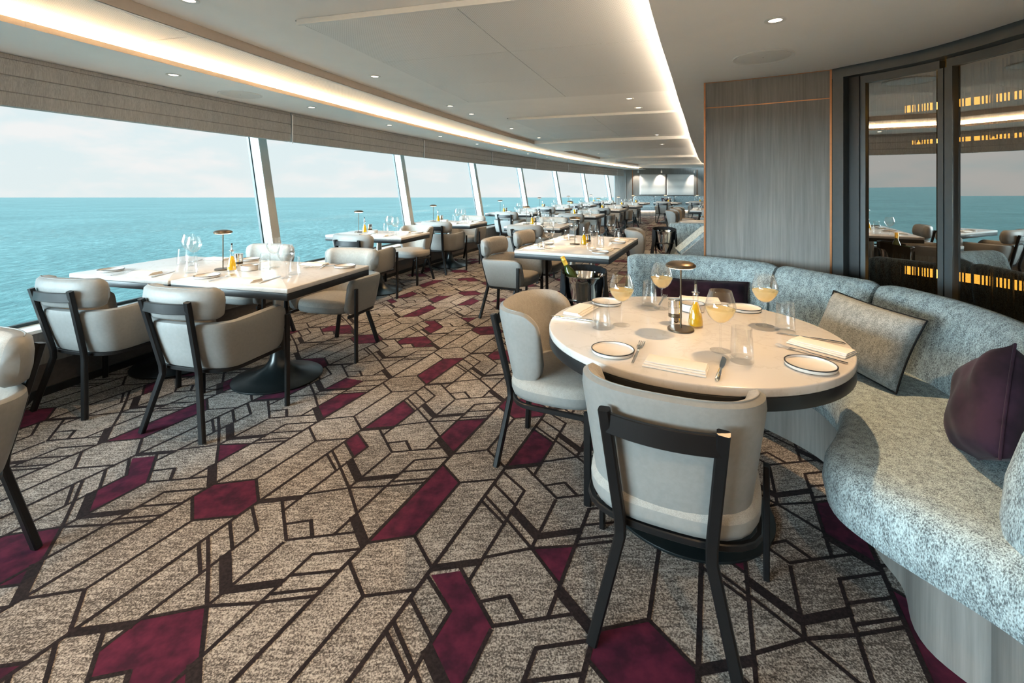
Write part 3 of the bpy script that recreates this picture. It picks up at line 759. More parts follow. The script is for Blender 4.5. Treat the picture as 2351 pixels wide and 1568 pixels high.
SPK.at((*pl(1752, 131, C0), C0), 0, 'round ceiling speaker above the curved bench')
SPK.at((*pl(552, 217, C0), C0), 0, 'round ceiling speaker beside the window blinds')

# ================================================================== WINDOW WALL
def dz(z): return -.178 * (z - EYE)          # windows lean outward towards the top
mb = arc_strip([(.335, 0, .335, .215, 0), (.335, .215, .36, .215, 1), (.36, .215, .36, .425, 1), (.36, .425, .375, .430, 2), (.375, .430, .375, .450, 2), (.375, .450, .09, .450, 2), (.09, .45, .09, 0, 1)], SMIN, 18.6, .5)
put('wall_left', mb.mesh('wall_left', ['wall_dark', 'plinth_oak', 'white_trim'], 20, fix=False), label='low wall with white sill under the windows', kind='structure')
mb = arc_strip([(.336, 0, .352, .0, 0), (.352, 0, .352, .05, 0), (.352, .05, .336, .05, 0)], SMIN, 18.6, .5)
put('baseboard_left', mb.mesh('baseboard_left', ['band'], 20, fix=False), label='dark baseboard along the window wall', kind='structure')
for n, k in enumerate(range(-3, 7)):
    s0, s1 = k * BAY, (k + 1) * BAY
    ox, oy = A(s0, 0)
    root = put('window_%d' % (n + 1), None, None, (ox, oy, 0), label='leaning ship window bay %d with its white pillar' % (n + 1), kind='structure')
    zb_, zt_ = .45, 2.178
    q = MB(); rr = []
    for s in [s0 + .10 + (s1 - s0 - .10) * i / 4 for i in range(5)]:
        a = A(s, dz(zb_)); b = A(s, dz(zt_)); a2 = A(s, dz(zb_) - .012); b2 = A(s, dz(zt_) - .012)
        rr.append([(a[0] - ox, a[1] - oy, zb_), (b[0] - ox, b[1] - oy, zt_), (b2[0] - ox, b2[1] - oy, zt_), (a2[0] - ox, a2[1] - oy, zb_)])
    q.rings(rr, True, True, True); put('pane', q.mesh('pane', ['window_glass'], 20), root)
    def post(sa, sb, da, db, mat, name, z0=zb_, z1=zt_):
        q = MB(); R = []
        for z in (z0, z1):
            R.append([(x - ox, y - oy, z) for x, y in (A(sa, dz(z) + da), A(sa, dz(z) + db), A(sb, dz(z) + db), A(sb, dz(z) + da))])
        q.rings(R, True, True, True); put(name, q.mesh(name, [mat], 20), root)
    post(s0, s0 + .115, .0, .12, 'pillar_white', 'pillar'); post(s0 - .012, s0 + .115, -.03, -.002, 'gasket', 'gasket')
    q = MB(); rr = []
    for s in [s0 + .115 + (s1 - s0 - .13) * i / 4 for i in range(5)]:
        c = [A(s, dz(zb_) + .002), A(s, dz(zb_) + .03)]
        rr.append([(c[0][0] - ox, c[0][1] - oy, .4505), (c[1][0] - ox, c[1][1] - oy, .4505), (c[1][0] - ox, c[1][1] - oy, .470), (c[0][0] - ox, c[0][1] - oy, .470)])
    q.rings(rr, True, True, True); put('sill_gasket', q.mesh('sill_gasket', ['gasket'], 20), root)
# roman blinds, one per bay
for n, k in enumerate(range(-3, 7)):
    s0, s1 = k * BAY + .012, (k + 1) * BAY - .012
    if k == 6: s1 = 18.35
    ox, oy = A(s0, .45); bd = .42
    root = put('roman_blind', None, None, (ox, oy, C0), label=('drawn-up grey linen blind of the bay behind the viewer' if k < -2 else 'drawn-up grey linen blind nearest the left edge of the view' if k == -2 else 'long drawn-up grey linen blind left of the first pillar in view' if k == -1 else 'drawn-up grey linen blind of the %s window bay past the first pillar' % ORD[k]), cat='blind', group='roman blinds along the windows')
    def strip(name, prof):
        q = MB(); rr = []; N_ = 8
        for i in range(N_ + 1):
            s = s0 + (s1 - s0) * i / N_
            rr.append([(A(s, bd + a)[0] - ox, A(s, bd + a)[1] - oy, b - C0) for a, b in prof])
        q.rings(rr, True, True, True); put(name, q.mesh(name, ['blind_linen'], 40), root)
    strip('headrail', [(.0, 2.178), (.045, 2.178), (.05, 2.15), (.045, 2.146), (.0, 2.146)])
    strip('fold', [(.0, 2.145), (.056, 2.145), (.066, 2.10), (.062, 2.052), (.054, 2.047), (.0, 2.047)])
    strip('fold', [(.0, 2.046), (.058, 2.046), (.068, 2.00), (.063, 1.952), (.056, 1.947), (.0, 1.947)])
    strip('hem', [(.01, 1.946), (.058, 1.946), (.06, 1.90), (.055, 1.866), (.045, 1.862), (.01, 1.862)])
    q = MB(); a = A(s0 - .012, bd + .072)
    q.tube([(a[0] - ox, a[1] - oy, 2.15 - C0), (a[0] - ox, a[1] - oy, 1.845 - C0)], .007, 6); put('pull_rod', q.mesh('pull_rod', ['cord'], 50), root, label='white pull rod')

# ================================================================== FAR WALL
fw0, fw1 = A(18.5, .0), (13.5, 23.3)
def wall_box(name, a, b, t, z0, z1, mat, label, kind='structure', cat=None, parent=None):
    ang = atan2(b[1] - a[1], b[0] - a[0]); L = hypot(b[0] - a[0], b[1] - a[1])
    q = MB(); q.box((L / 2, t / 2, (z0 + z1) / 2), (L, t, z1 - z0)); o = put(name, q.mesh(name, [mat], 20), parent, (a[0], a[1], 0), (0, 0, ang), label, cat, None, kind); return o
far = wall_box('wall_far', fw0, fw1, .12, 0, 2.4, 'grey_oak', 'grey wood panelled wall at the far end')
fa = atan2(fw1[1] - fw0[1], fw1[0] - fw0[0])
def far_at(u, off=0.0):
    """point on the far wall line seen in column u, moved off metres towards the room"""
    k = (u - CX) / F; a = fw0; dx, dy = cos(fa), sin(fa)
    t = (k * a[1] - a[0]) / (dx - k * dy); return (a[0] + dx * t + sin(fa) * off, a[1] + dy * t - cos(fa) * off)
for i, (u, w) in enumerate(((1436, .03), (1452, .02), (1600, .02))):
    x, y = far_at(u, .012); q = MB(); q.box((0, 0, 1.1), (w, .02, 2.2)); put('trim_%d' % (i + 1), q.mesh('trim', ['copper' if w < .03 else 'grey_oak'], 20), None, (x, y, 0), (0, 0, fa), ['upright wood post at the corner of the far wall', 'copper strip left of the two pictures', 'copper strip right of the two pictures'][i], None, None, 'structure')
def picture(u0, u1, v0, v1, mat, label):
    a = far_at(u0, .03); b = far_at(u1, .03); y = (a[1] + b[1]) / 2; W = hypot(b[0] - a[0], b[1] - a[1]); z1 = EYE - (v0 - VH) / F * y; z0 = EYE - (v1 - VH) / F * y
    r = put('wall_picture', None, None, ((a[0] + b[0]) / 2, (a[1] + b[1]) / 2, z0), (0, 0, fa), label, 'picture', 'pictures on the far wall')
    h = z1 - z0; q = MB(); q.box((0, 0, h / 2), (W, .05, h)); put('frame', q.mesh('frame', ['canvas_edge'], 20), r)
    q = MB(); q.box((0, -.027, h / 2), (W - .05, .006, h - .05)); put('canvas', q.mesh('canvas', [mat], 20), r, label='pale wavy relief')
picture(1468.5, 1526.5, 400.5, 446.5, 'art_a', 'left of two pale wave-relief pictures on the far wall')
picture(1531, 1591.5, 400.5, 447.5, 'art_b', 'right of two pale wave-relief pictures on the far wall')
for i, u in enumerate((1459, 1512, 1586)):
    x, y = far_at(u, .30); q = MB(); q.lathe([(.012, 0), (.012, -.06), (.03, -.065), (.035, -.16), (.001, -.16)], 14, cap0=True, cap1=False)
    o = put('picture_spotlight', q.mesh('picture_spotlight', ['white_trim']), None, (x, y, C0), (0, 0, 0), '%s small white picture spotlight under the far ceiling' % ['leftmost', 'middle', 'rightmost'][i], 'spotlight')
    Lt = bpy.data.lights.new('picture_beam', 'SPOT'); Lt.energy = 12; Lt.color = (1, .86, .70); Lt.spot_size = radians(95); Lt.spot_blend = .6; Lt.shadow_soft_size = .03
    put('picture_beam', Lt, o, (0, 0, -.17), Vector((.1, .55, -1)).to_track_quat('-Z', 'Y').to_euler())
mb = arc_strip([(.0, 0, .0, 2.4, 0)], 18.35, 19.5, .5)

# ================================================================== RIGHT SIDE: wood panel, glass doors, dark bar behind
WP = [pl(u, v, C0) for u, v in [(1620, 190), (1700, 183), (1800, 172), (1905, 160)]]
wp = resample(WP, 13); wn_ = normals2(wp, 1)
def strip_wall(path, nrm, o0, o1, z0, z1, mats, mat=0):
    q = MB(); rr = []
    for p, n in zip(path, nrm):
        rr.append([(p[0] + n[0] * o0, p[1] + n[1] * o0, z0), (p[0] + n[0] * o1, p[1] + n[1] * o1, z0), (p[0] + n[0] * o1, p[1] + n[1] * o1, z1), (p[0] + n[0] * o0, p[1] + n[1] * o0, z1)])
    q.rings(rr, True, True, True, mat); return q
root = put('wall_right', None, None, (0, 0, 0), label='curved grey oak wall panel behind the bench', kind='structure')
GZ = 1.985
put('lower_panel', strip_wall(wp, wn_, 0, -.08, 0, GZ - .004, []).mesh('lower_panel', ['grey_oak'], 30), root)
put('upper_panel', strip_wall(wp, wn_, 0, -.08, GZ + .004, C0 - .006, []).mesh('upper_panel', ['grey_oak'], 30), root)
put('copper_line', strip_wall(wp, wn_, -.004, -.06, GZ - .004, GZ + .004, []).mesh('copper_line', ['copper'], 30), root)
put('copper_line', strip_wall(wp, wn_, -.004, -.06, C0 - .006, C0, []).mesh('copper_line', ['copper'], 30), root)
for e, (i, j) in enumerate(((0, 0), (12, 12))):
    p, n = wp[i], wn_[i]; t_ = (n[1], -n[0]); k = -1 if e == 0 else 1
    t_ = norm((wp[1][0] - wp[0][0], wp[1][1] - wp[0][1], 0)) if e == 0 else norm((wp[12][0] - wp[11][0], wp[12][1] - wp[11][1], 0))
    q = MB(); q.box((p[0] + t_[0] * k * .006 - n[0] * .038, p[1] + t_[1] * k * .006 - n[1] * .038, C0 / 2), (.012, .088, C0 - .002), atan2(t_[1], t_[0])); put('copper_edge', q.mesh('copper_edge', ['copper'], 20), root)
GP = [pl(1911, 158.5, C0), pl(1936, 153, C0), pl(2030, 134, C0), pl(2125, 112, C0), pl(2240, 79, C0), pl(2351, 43.4, C0), (2.50, 1.85), (2.47, 1.45)]
gp = resample(GP, 41); gn = normals2(gp, 1)
# make sure normals point to the room
if gn[20][0] > 0: gn = [(-a, -b) for a, b in gn]
if wn_[5][1] > 0: pass
L = plen(gp)
def sub_path(u0, u1, n=9):
    """part of the glass line between two image columns"""
    idx = [i for i, p in enumerate(gp)]
    def pos(u):
        for i in range(40):
            a, b = CX + F * gp[i][0] / gp[i][1], CX + F * gp[i + 1][0] / gp[i + 1][1]
            if a <= u <= b: return i + (u - a) / (b - a)
        return 40.0 if u > 2351 else 0.0
    a, b = pos(u0), pos(u1); o = []; nn = []
    for k in range(n):
        q = a + (b - a) * k / (n - 1); i = min(39, int(q)); w = q - i
        o.append((gp[i][0] + (gp[i + 1][0] - gp[i][0]) * w, gp[i][1] + (gp[i + 1][1] - gp[i][1]) * w)); nn.append(gn[i])
    return o, nn
root = put('door_1', None, None, (0, 0, 0), label='dark framed curved glass doors at the right', kind='structure')
def dpart(name, u0, u1, o0, o1, z0, z1, mat, n=9, lb=None):
    p, nn = sub_path(u0, u1, n); put(name, strip_wall(p, nn, o0, o1, z0, z1, []).mesh(name, [mat], 30), root, label=lb)
dpart('header', 1911, 2600, .0, -.10, 2.112, C0 - .001, 'frame_dark', 25)
dpart('jamb', 1911, 1936, .0, -.10, 0, 2.112, 'frame_dark', 3)
dpart('reveal', 1936.5, 1962, -.06, -.16, 0, 2.112, 'band', 3)
dpart('top_rail', 1962, 2134, -.075, -.12, 2.062, 2.111, 'frame_dark'); dpart('top_rail', 2150, 2600, -.075, -.12, 2.062, 2.111, 'frame_dark', 15)
dpart('stile', 1962, 1974, -.075, -.12, 0.05, 2.062, 'frame_dark', 3); dpart('stile', 2131, 2144, -.070, -.12, 0.05, 2.062, 'frame_dark', 3); dpart('stile', 2147, 2163, -.070, -.12, .05, 2.062, 'frame_dark', 3)
dpart('bottom_rail', 1962, 2144, -.075, -.12, 0, .05, 'frame_dark'); dpart('bottom_rail', 2147, 2600, -.075, -.12, 0, .05, 'frame_dark', 15)
def flat_pane(u0, u1, lb):
    p, nn = sub_path(u0, u1, 3); a, b = p[0], p[-1]; n = nn[1]
    q = MB(); off = -.095
    pts = [(a[0] + n[0] * off, a[1] + n[1] * off), (b[0] + n[0] * off, b[1] + n[1] * off)]
    q.v = [(*pts[0], .05), (*pts[1], .05), (*pts[1], 2.062), (*pts[0], 2.062)]; q.f = [(0, 1, 2, 3)]; q.m = [0]
    put('glass_pane', q.mesh('glass_pane', ['door_glass'], 0, fix=False), root, label=lb)
flat_pane(1974, 2131, 'dark reflective glass'); flat_pane(2163, 2375, 'dark reflective glass'); flat_pane(2376, 2900, 'dark reflective glass')
# bar room behind the glass
gpo = [(p[0] - n[0] * .13, p[1] - n[1] * .13) for p, n in zip(gp, gn)]
poly = gpo[::4] + [(4.6, 1.3), (4.6, 3.75), (2.0, 3.75)]
q = MB(); b = len(q.v); q.v = [(x, y, .003) for x, y in poly]; q.f = [tuple(range(len(poly)))]; q.m = [0]
put('floor_bar', q.mesh('floor_bar', ['dark_room'], 0), label='dark floor of the bar behind the glass doors', kind='structure')
q = MB(); q.v = [(x, y, 2.14) for x, y in poly]; q.f = [tuple(range(len(poly)))]; q.m = [0]
put('ceiling_bar', q.mesh('ceiling_bar', ['dark_room'], 0), label='dark ceiling of the bar behind the glass doors', kind='structure')
q = MB(); bw = [(2.47, 1.30), (4.6, 1.3), (4.6, 3.76), (1.56, 3.76)]
for a, b2 in zip(bw, bw[1:]):
    k = len(q.v); q.v.extend([(*a, 0), (*b2, 0), (*b2, 2.2), (*a, 2.2)]); q.face((k, k + 1, k + 2, k + 3))
put('wall_bar', q.mesh('wall_bar', ['dark_room'], 0, fix=False), label='dark walls of the bar behind the glass doors', kind='structure')
# hanging bead strands behind the glass
q = MB(); rnd = random.Random(3)
for i in range(230):
    f = i / 229 * 39.0; j = min(39, int(f)); w = f - j
    x = gp[j][0] + (gp[j + 1][0] - gp[j][0]) * w - gn[j][0] * (.42 + .03 * sin(i * .7)); y = gp[j][1] + (gp[j + 1][1] - gp[j][1]) * w - gn[j][1] * (.42 + .03 * sin(i * .7))
    for za, zb in ((1.63, 2.12), (.06, .92)):
        q.tube([(x, y, za + .05 * sin(i * .35)), (x, y, zb)], .0042, 5, cap=False)
put('bead_curtain', q.mesh('bead_curtain', ['bead_bronze'], 50, fix=False), label='bronze bead strands hanging behind the glass doors', cat='curtain', kind='stuff')
for n, (z, h, off, lb) in enumerate(((1.93, .05, .80, 'upper glowing amber light band behind the bead strands'), (1.70, .03, .95, 'middle glowing amber light band behind the bead strands'), (.72, .06, .85, 'low glowing amber light band behind the bead strands'))):
    p = [(a[0] - b[0] * off, a[1] - b[1] * off) for a, b in zip(gp, gn)]
    q = strip_wall(p[2:-4], gn[2:-4], 0, -.02, z, z + h, []); put('bar_light_band', q.mesh('bar_light_band', ['bar_glow'], 20), label=lb, cat='light band')
# remaining enclosure out of view; the rear walls are white to bounce light
wall_box('wall_right_rear', (2.47, -9.0), (2.47, 1.40), -.1, 0, C0, 'white_paint', 'unseen wall to the right behind the viewer, white to bounce light')
a, b = A(SMIN, .2), A(SMIN, 9.5); wall_box('wall_back', a, b, -.1, 0, 2.4, 'white_paint', 'unseen wall far behind the viewer, white to bounce light')
mb = arc_strip([(7.6, 0, 7.6, 2.4, 0)], 2.5, SMAX, .5); put('wall_aisle', mb.mesh('wall_aisle', ['grey_oak'], 20, fix=False), label='grey wood wall along the far right of the room', kind='structure')

# ================================================================== CURVED BENCHES
FR = [(.88, 3.02), (1.05, 2.93), (1.22, 2.75), (1.37, 2.53), (1.465, 2.3), (1.46, 2.13), (1.42, 2.00), (1.35, 1.885), (1.235, 1.755), (1.115, 1.635), (1.065, 1.51), (1.085, 1.39), (1.135, 1.27), (1.19, 1.15), (1.215, 1.06), (1.23, .97)]
BK = [(.90, 3.44), (1.25, 3.42), (1.60, 3.14), (1.76, 2.76), (1.88, 2.45), (1.90, 2.10), (1.78, 1.72), (1.62, 1.44), (1.42, 1.29), (1.275, 1.205), (1.24, 1.10), (1.25, .98)]
NB = 80
fr = resample(FR, NB); bk = resample(BK, NB); fn = normals2(fr, 1); bn = normals2(bk, -1)
def toward(n, ref, p): return n if (n[0] * (ref[0] - p[0]) + n[1] * (ref[1] - p[1])) > 0 else (-n[0], -n[1])
bn = [(-a, -b) if a * .5 + b * .1 < -.05 and False else (a, b) for a, b in bn]
mid = NB // 2
if bn[mid][0] < 0: bn = [(-a, -b) for a, b in bn]          # outward, away from the table
if fn[mid][0] > 0: fn = [(-a, -b) for a, b in fn]          # outward at the front, towards the table
BO = (1.2, 2.2)
def bench_proto():
    # seat cushion: front face, rounded front edge, top
    rr = []
    for i in range(NB):
        f, b, n = fr[i], bk[i], fn[i]; W = hypot(b[0] - f[0], b[1] - f[1]) or .01
        q = ((b[0] - f[0]) / W, (b[1] - f[1]) / W); ring = []
        e = min(i, NB - 1 - i); k = min(1, .55 + e * .15)
        for o, z in ((.02, .285), (-.004, .30), (-.016, .36), (-.008, .425), (.014, .458), (.05, .475), (.12, .482)):
            o2 = min(o, W * .9) if o > 0 else o
            ring.append((f[0] + q[0] * o2 - BO[0] if o > .0 else f[0] + n[0] * -o - BO[0], f[1] + q[1] * o2 - BO[1] if o > .0 else f[1] + n[1] * -o - BO[1], .285 + (z - .285) * k + .0))
        ring.append((b[0] + (bn[i][0]) * .03 - BO[0], b[1] + bn[i][1] * .03 - BO[1], .285 + .197 * k)); ring.append((b[0] + bn[i][0] * .03 - BO[0], b[1] + bn[i][1] * .03 - BO[1], .285))
        rr.append(ring)
    m = MB(); m.rings(rr, True, True, True); seat = m.mesh('seat_cushion', ['bench_tweed'], 60)
    # plinth
    rr = []
    for i in range(2, NB - 1):
        f, b, n = fr[i], bk[i], fn[i]; W = hypot(b[0] - f[0], b[1] - f[1]) or .01; q = ((b[0] - f[0]) / W, (b[1] - f[1]) / W)
        ins = min(.13 + .13 * math.exp(-((f[1] - 1.58) / .15) ** 2), W * .6); a = (f[0] + q[0] * ins, f[1] + q[1] * ins); c = (b[0] + bn[i][0] * .08, b[1] + bn[i][1] * .08)
        rr.append([(a[0] - BO[0], a[1] - BO[1], 0), (a[0] - BO[0], a[1] - BO[1], .284), (c[0] - BO[0], c[1] - BO[1], .284), (c[0] - BO[0], c[1] - BO[1], 0)])
    m = MB(); m.rings(rr, True, True, True); pl_ = m.mesh('plinth', ['plinth_oak'], 40)
    parts = [P('seat_cushion', seat), P('plinth', pl_, 'pale grey wood plinth')]
    # backrest sections
    sec = [(.00, .0), (-.012, .12), (-.015, .4), (.0, .7), (.018, .88), (.045, .97), (.075, 1.0), (.108, .985), (.128, .93), (.135, .8), (.13, .3), (.12, .0)]
    for a, b in ((0, 22.2), (22.6, 36.5), (36.9, 62), (62.4, 79)):
        n = 28; rr = []
        for k in range(n):
            q = a + (b - a) * k / (n - 1); i = min(NB - 2, int(q)); w = q - i
            p = (bk[i][0] + (bk[i + 1][0] - bk[i][0]) * w, bk[i][1] + (bk[i + 1][1] - bk[i][1]) * w); nn = (bn[i][0] + (bn[i + 1][0] - bn[i][0]) * w, bn[i][1] + (bn[i + 1][1] - bn[i][1]) * w)
            e = min(k, n - 1 - k); hs = (.955, .985, 1.0)[min(e, 2)]; ts = (.72, .93, 1.0)[min(e, 2)]
            rr.append([(p[0] + nn[0] * ((o - .06) * ts + .06 + .05 * fz) - BO[0], p[1] + nn[1] * ((o - .06) * ts + .06 + .05 * fz) - BO[1], .470 + (.39 * hs) * fz) for o, fz in sec])
        m = MB(); m.rings(rr, True, True, True); parts.append(P('backrest_section', m.mesh('backrest_section', ['bench_tweed'], 60)))
    return Proto('curved_bench', 'bench', parts)
BENCH = bench_proto()
BENCH.at((BO[0], BO[1], 0), 0, 'curved grey tweed bench wrapping around the round table')
# back of the next booth's bench, seen past the oak panel, and the low bench end before it
q = MB(); q.prism([(0, 0), (1.9, -.25), (1.93, -.12), (.04, .14)], .05, .86, .03); bb = q.mesh('backrest', ['bench_tweed'], 40)
q = MB(); q.prism([(.05, .13), (1.9, -.11), (1.95, .35), (.12, .55)], .26, .47, .03); bs = q.mesh('seat_cushion', ['bench_tweed'], 40)
q = MB(); q.prism([(.07, .03), (1.88, -.20), (1.93, .28), (.14, .48)], 0, .26, .003); bp_ = q.mesh('plinth', ['plinth_oak'], 40)
Proto('booth_bench', 'bench', [P('backrest', bb), P('seat_cushion', bs), P('plinth', bp_)]).at((2.24, 6.55, 0), 0, 'grey bench of the next booth turned away from the viewer, beside the oak panel')
q = MB(); prof = [(0, .05), (.60, .05), (.60, .86), (.34, .86), (.05, .60), (0, .52)]; q.rings([[(x, y, z) for x, z in prof] for y in (0, .42)], True, True, True); eb = q.mesh('bench_body', ['cushion_tweed'], 30)
q = MB(); prof = [(.03, .615), (.32, .875), (.355, .895), (.37, .88), (.09, .60), (.05, .585)]; q.rings([[(x - .012, y, z + .004) for x, z in prof] for y in (.03, .39)], True, True, True); ec = q.mesh('sloping_pad', ['bench_tweed'], 30)
Proto('bench_end', 'bench', [P('bench_body', eb), P('sloping_pad', ec)]).at((1.92, 5.35, 0), radians(-12), 'low bench end with sloping grey pad beside the distant wine bucket')

# ------------------------------------------------------------------ cushions
def pillow_mesh(name, w, h, t, mat, pip=None, n=18, pinch=.05, seed=0, wr=.006):
    rnd = random.Random(seed); ph = [rnd.uniform(0, 6.28) for _ in range(6)]
    m = MB()
    def pt(i, j, sgn):
        x, y = -1 + 2 * i / n, -1 + 2 * j / n
        px = x * (1 - pinch * (1 - y * y)) ; py = y * (1 - pinch * (1 - x * x))
        th = ((1 - x ** 4) * (1 - y ** 4)) ** .55
        r = wr * th * (sin(3.1 * x + 2 * y + ph[0]) + .7 * sin(5 * y - 3 * x + ph[1]) + .5 * sin(8 * x + 1.7 * y + ph[2]))
        return (px * w / 2, py * h / 2, sgn * (t / 2 * th + r * .5))
    for sgn in (1, -1):
        b = len(m.v)
        for i in range(n + 1):
            for j in range(n + 1): m.v.append(pt(i, j, sgn))
        for i in range(n):
            for j in range(n):
                q = (b + i * (n + 1) + j, b + (i + 1) * (n + 1) + j, b + (i + 1) * (n + 1) + j + 1, b + i * (n + 1) + j + 1)
                m.face(q if sgn > 0 else q[::-1])
    body = m.mesh(name, [mat], 70, fix=False)
    import bmesh
    bm = bmesh.new(); bm.from_mesh(body); bmesh.ops.remove_doubles(bm, verts=bm.verts[:], dist=.0004); bm.to_mesh(body); bm.free(); body.shade_smooth()
    edge = [pt(i, 0, 1) for i in range(n + 1)] + [pt(n, j, 1) for j in range(1, n + 1)] + [pt(i, n, 1) for i in range(n - 1, -1, -1)] + [pt(0, j, 1) for j in range(n - 1, -1, -1)]
    q = MB(); q.tube([(x, y, 0) for x, y, z in edge], .0042, 6); pip_me = q.mesh('piping', [pip or mat], 60)
    return [P('cover', body), P('piping', pip_me, 'black piping' if pip else None)]
def lean(loc, facing, tilt, roll=0.0):
    """rotation for a cushion whose broad side looks along facing (plan angle), tilted back"""
    f = Vector((cos(facing) * cos(tilt), sin(facing) * cos(tilt), sin(tilt))); up = Vector((0, 0, 1)); x = up.cross(f).normalized(); y = f.cross(x).normalized()
    M = Matrix((x, y, f)).transposed() @ Matrix.Rotation(roll, 3, 'Z'); return M.to_euler()
def cushion(name, parts, loc, facing, tilt, roll, label): return Proto(name, 'cushion', parts).at(loc, 0, label, None, lean(loc, facing, tilt, roll))
cushion('scatter_cushion', pillow_mesh('cover', .46, .34, .14, 'cushion_tweed', 'black_cloth', seed=4), (1.675, 2.215, .66), radians(193), radians(24), radians(-4), 'grey scatter cushion with black piping leaning on the curved bench')
cushion('scatter_cushion', pillow_mesh('cover', .36, .36, .16, 'velvet_plum', None, seed=9, wr=.014), (1.60, 1.555, .638), radians(143), radians(12), radians(30), 'square plum velvet cushion near the right edge of the bench')
cushion('scatter_cushion', pillow_mesh('cover', .62, .26, .13, 'velvet_plum', None, seed=2), (1.30, 3.20, .605), radians(-108), radians(20), 0, 'long plum velvet cushion on the bench behind the round table')

# ================================================================== TABLES AND CHAIRS
def seat_at(proto, x, y, fx, fy, label, group=None):
    """chair whose rear legs' midpoint stands at (x, y), looking along (fx, fy)"""
    a = atan2(-fx, fy); L = hypot(fx, fy); return proto.at((x + fx / L * .25, y + fy / L * .25, 0), a, label, group)
def chair_sd(proto, s, d, sgn, label, group=None, tw=0.0):
    """chair by (s, d) of its rear legs' midpoint; sgn +1 looks along the room, -1 back towards the viewer"""
    t = TH(s) + tw; x, y = A(s, d); return seat_at(proto, x, y, sgn * sin(t), sgn * cos(t), label, group)
RT = (.765, 2.027)
ROUND.at((*RT, 0), radians(20), 'round white stone table with dark edge in the right foreground')
seat_at(SIDE, .427, 1.312, .421, .907, 'pale leather side chair in front of the round table, back to the viewer')
seat_at(SIDE, .006, 2.470, .911, -.412, 'pale side chair with warm fabric seat at the left of the round table')
GC = 'armchairs around the window tables'
t0 = TH(-1.4)
x, y = A(-1.405, .655); DOUBLE_W.at((x, y, 0), -t0, 'window-side half of the double table on the left')
x, y = A(-1.395, 1.600); DOUBLE_W.at((x, y, 0), -t0, 'aisle-side half of the double table on the left')
seat_at(ARM, -2.735, 2.790, .25, .968, 'pale leather armchair before the double table, the one nearer the windows')
seat_at(ARM, -1.867, 2.535, .259, .966, 'pale leather armchair before the double table, the one nearer the aisle')
chair_sd(ARM, -.50, 1.65, -1, 'armchair behind the double table on the aisle side, facing the viewer')
chair_sd(ARM, -.47, .72, -1, 'armchair behind the double table on the window side, facing the viewer')
chair_sd(ARM, -3.00, 1.69, -1, 'armchair cut off by the left edge of the view')
# out of the frame, seen only mirrored in the glass doors
x, y = A(-3.95, 1.55); DOUBLE_W.at((x, y, 0), -TH(-3.9), 'table beyond the left edge of the view, mirrored in the glass doors')
WROW = 'window tables for two'
WS = [1.27, 3.36] + [s_on_ray(u, .52) for u in (1159, 1247.6, 1313, 1364)]
WN = ['first', 'second', 'third', 'fourth', 'fifth', 'sixth']
for k, s in enumerate(WS):
    x, y = A(s, .73); TWO_TOP.at((x, y, 0), -TH(s), '%s window table past the double table' % WN[k], WROW)
    chair_sd(ARM, s - .80, .86, 1, 'armchair with its back to the viewer at the %s window table past the double table' % WN[k], GC)
    chair_sd(ARM if k else SIDE, s + .98 if k == 0 else s + .86, .80 if k else .84, -1, ('side chair' if k == 0 else 'armchair') + ' on the far side of the %s window table past the double table' % WN[k], GC, .16 if k == 0 else 0)
# long table behind the wine bucket
MT = (.772, 5.045); ma = radians(24.2)
LONG.at((*MT, 0), -ma, 'long white table behind the round table, beside the wine bucket')
def rel(cx, cy, a, x, y): return (cx + x * cos(a) + y * sin(a), cy - x * sin(a) + y * cos(a))
for along, nm in ((-.42, 'nearer'), (.42, 'farther')):
    x, y = rel(*MT, ma, -.93, along); seat_at(ARM, x, y, cos(ma), -sin(ma), '%s armchair on the left side of the long table' % nm)
MROW = 'square tables of the middle row'
MS = [3.36] + [s_on_ray(u, 2.12) for u in (1307, 1373, 1419)]
for k, s in enumerate(MS):
    x, y = A(s, 2.37); SQUARE.at((x, y, 0), -TH(s), '%s square table of the middle row' % WN[k], MROW)
    chair_sd(ARM, s - .95, 2.38, 1, 'armchair with its back to the viewer at the %s square table of the middle row' % WN[k], 'armchairs of the middle row')
    chair_sd(ARM, s + .97, 2.36, -1, 'armchair on the far side of the %s square table of the middle row' % WN[k], 'armchairs of the middle row')
# right-hand aisle: chairs at the bench tables, far tables
seat_at(SIDE, 1.60, 6.45, .92, -.30, 'side chair facing the next booth, left of the small wine bucket')
ROUND.at((3.55, 8.0, 0), 0, 'round table of the next booth, mostly hidden by the oak wall panel')
AIS = 'side chairs along the right aisle'
for k, (u, y) in enumerate(((1531, 11.4), (1541, 12.3), (1549, 13.2))):
    seat_at(SIDE, (u - CX) / F * y, y, .88, -.47, 'pale side chair facing right beside the far aisle, %s of three' % ['front one', 'middle one', 'rear one'][k], AIS)
x, y = 5.35, 12.5; LONG.at((x, y, 0), -TH(8.5), 'long table by the far right aisle, half hidden by the oak panel')
seat_at(ARM, 4.80, 11.0, .45, .89, 'armchair with its back to the viewer at the far right aisle table')
FT = [(1458, 17.6), (1533, 18.0), (1606, 18.2)]
for k, (u, y) in enumerate(FT):
    x = (u - CX) / F * y; SQUARE.at((x, y, 0), -TH(15), '%s table before the bench of the picture wall' % ['left', 'middle', 'right'][k], 'tables before the picture wall')
    seat_at(ARM, x - .48, y - .88, .45, .89, 'armchair at the %s table before the picture wall' % ['left', 'middle', 'right'][k], 'armchairs before the picture wall')
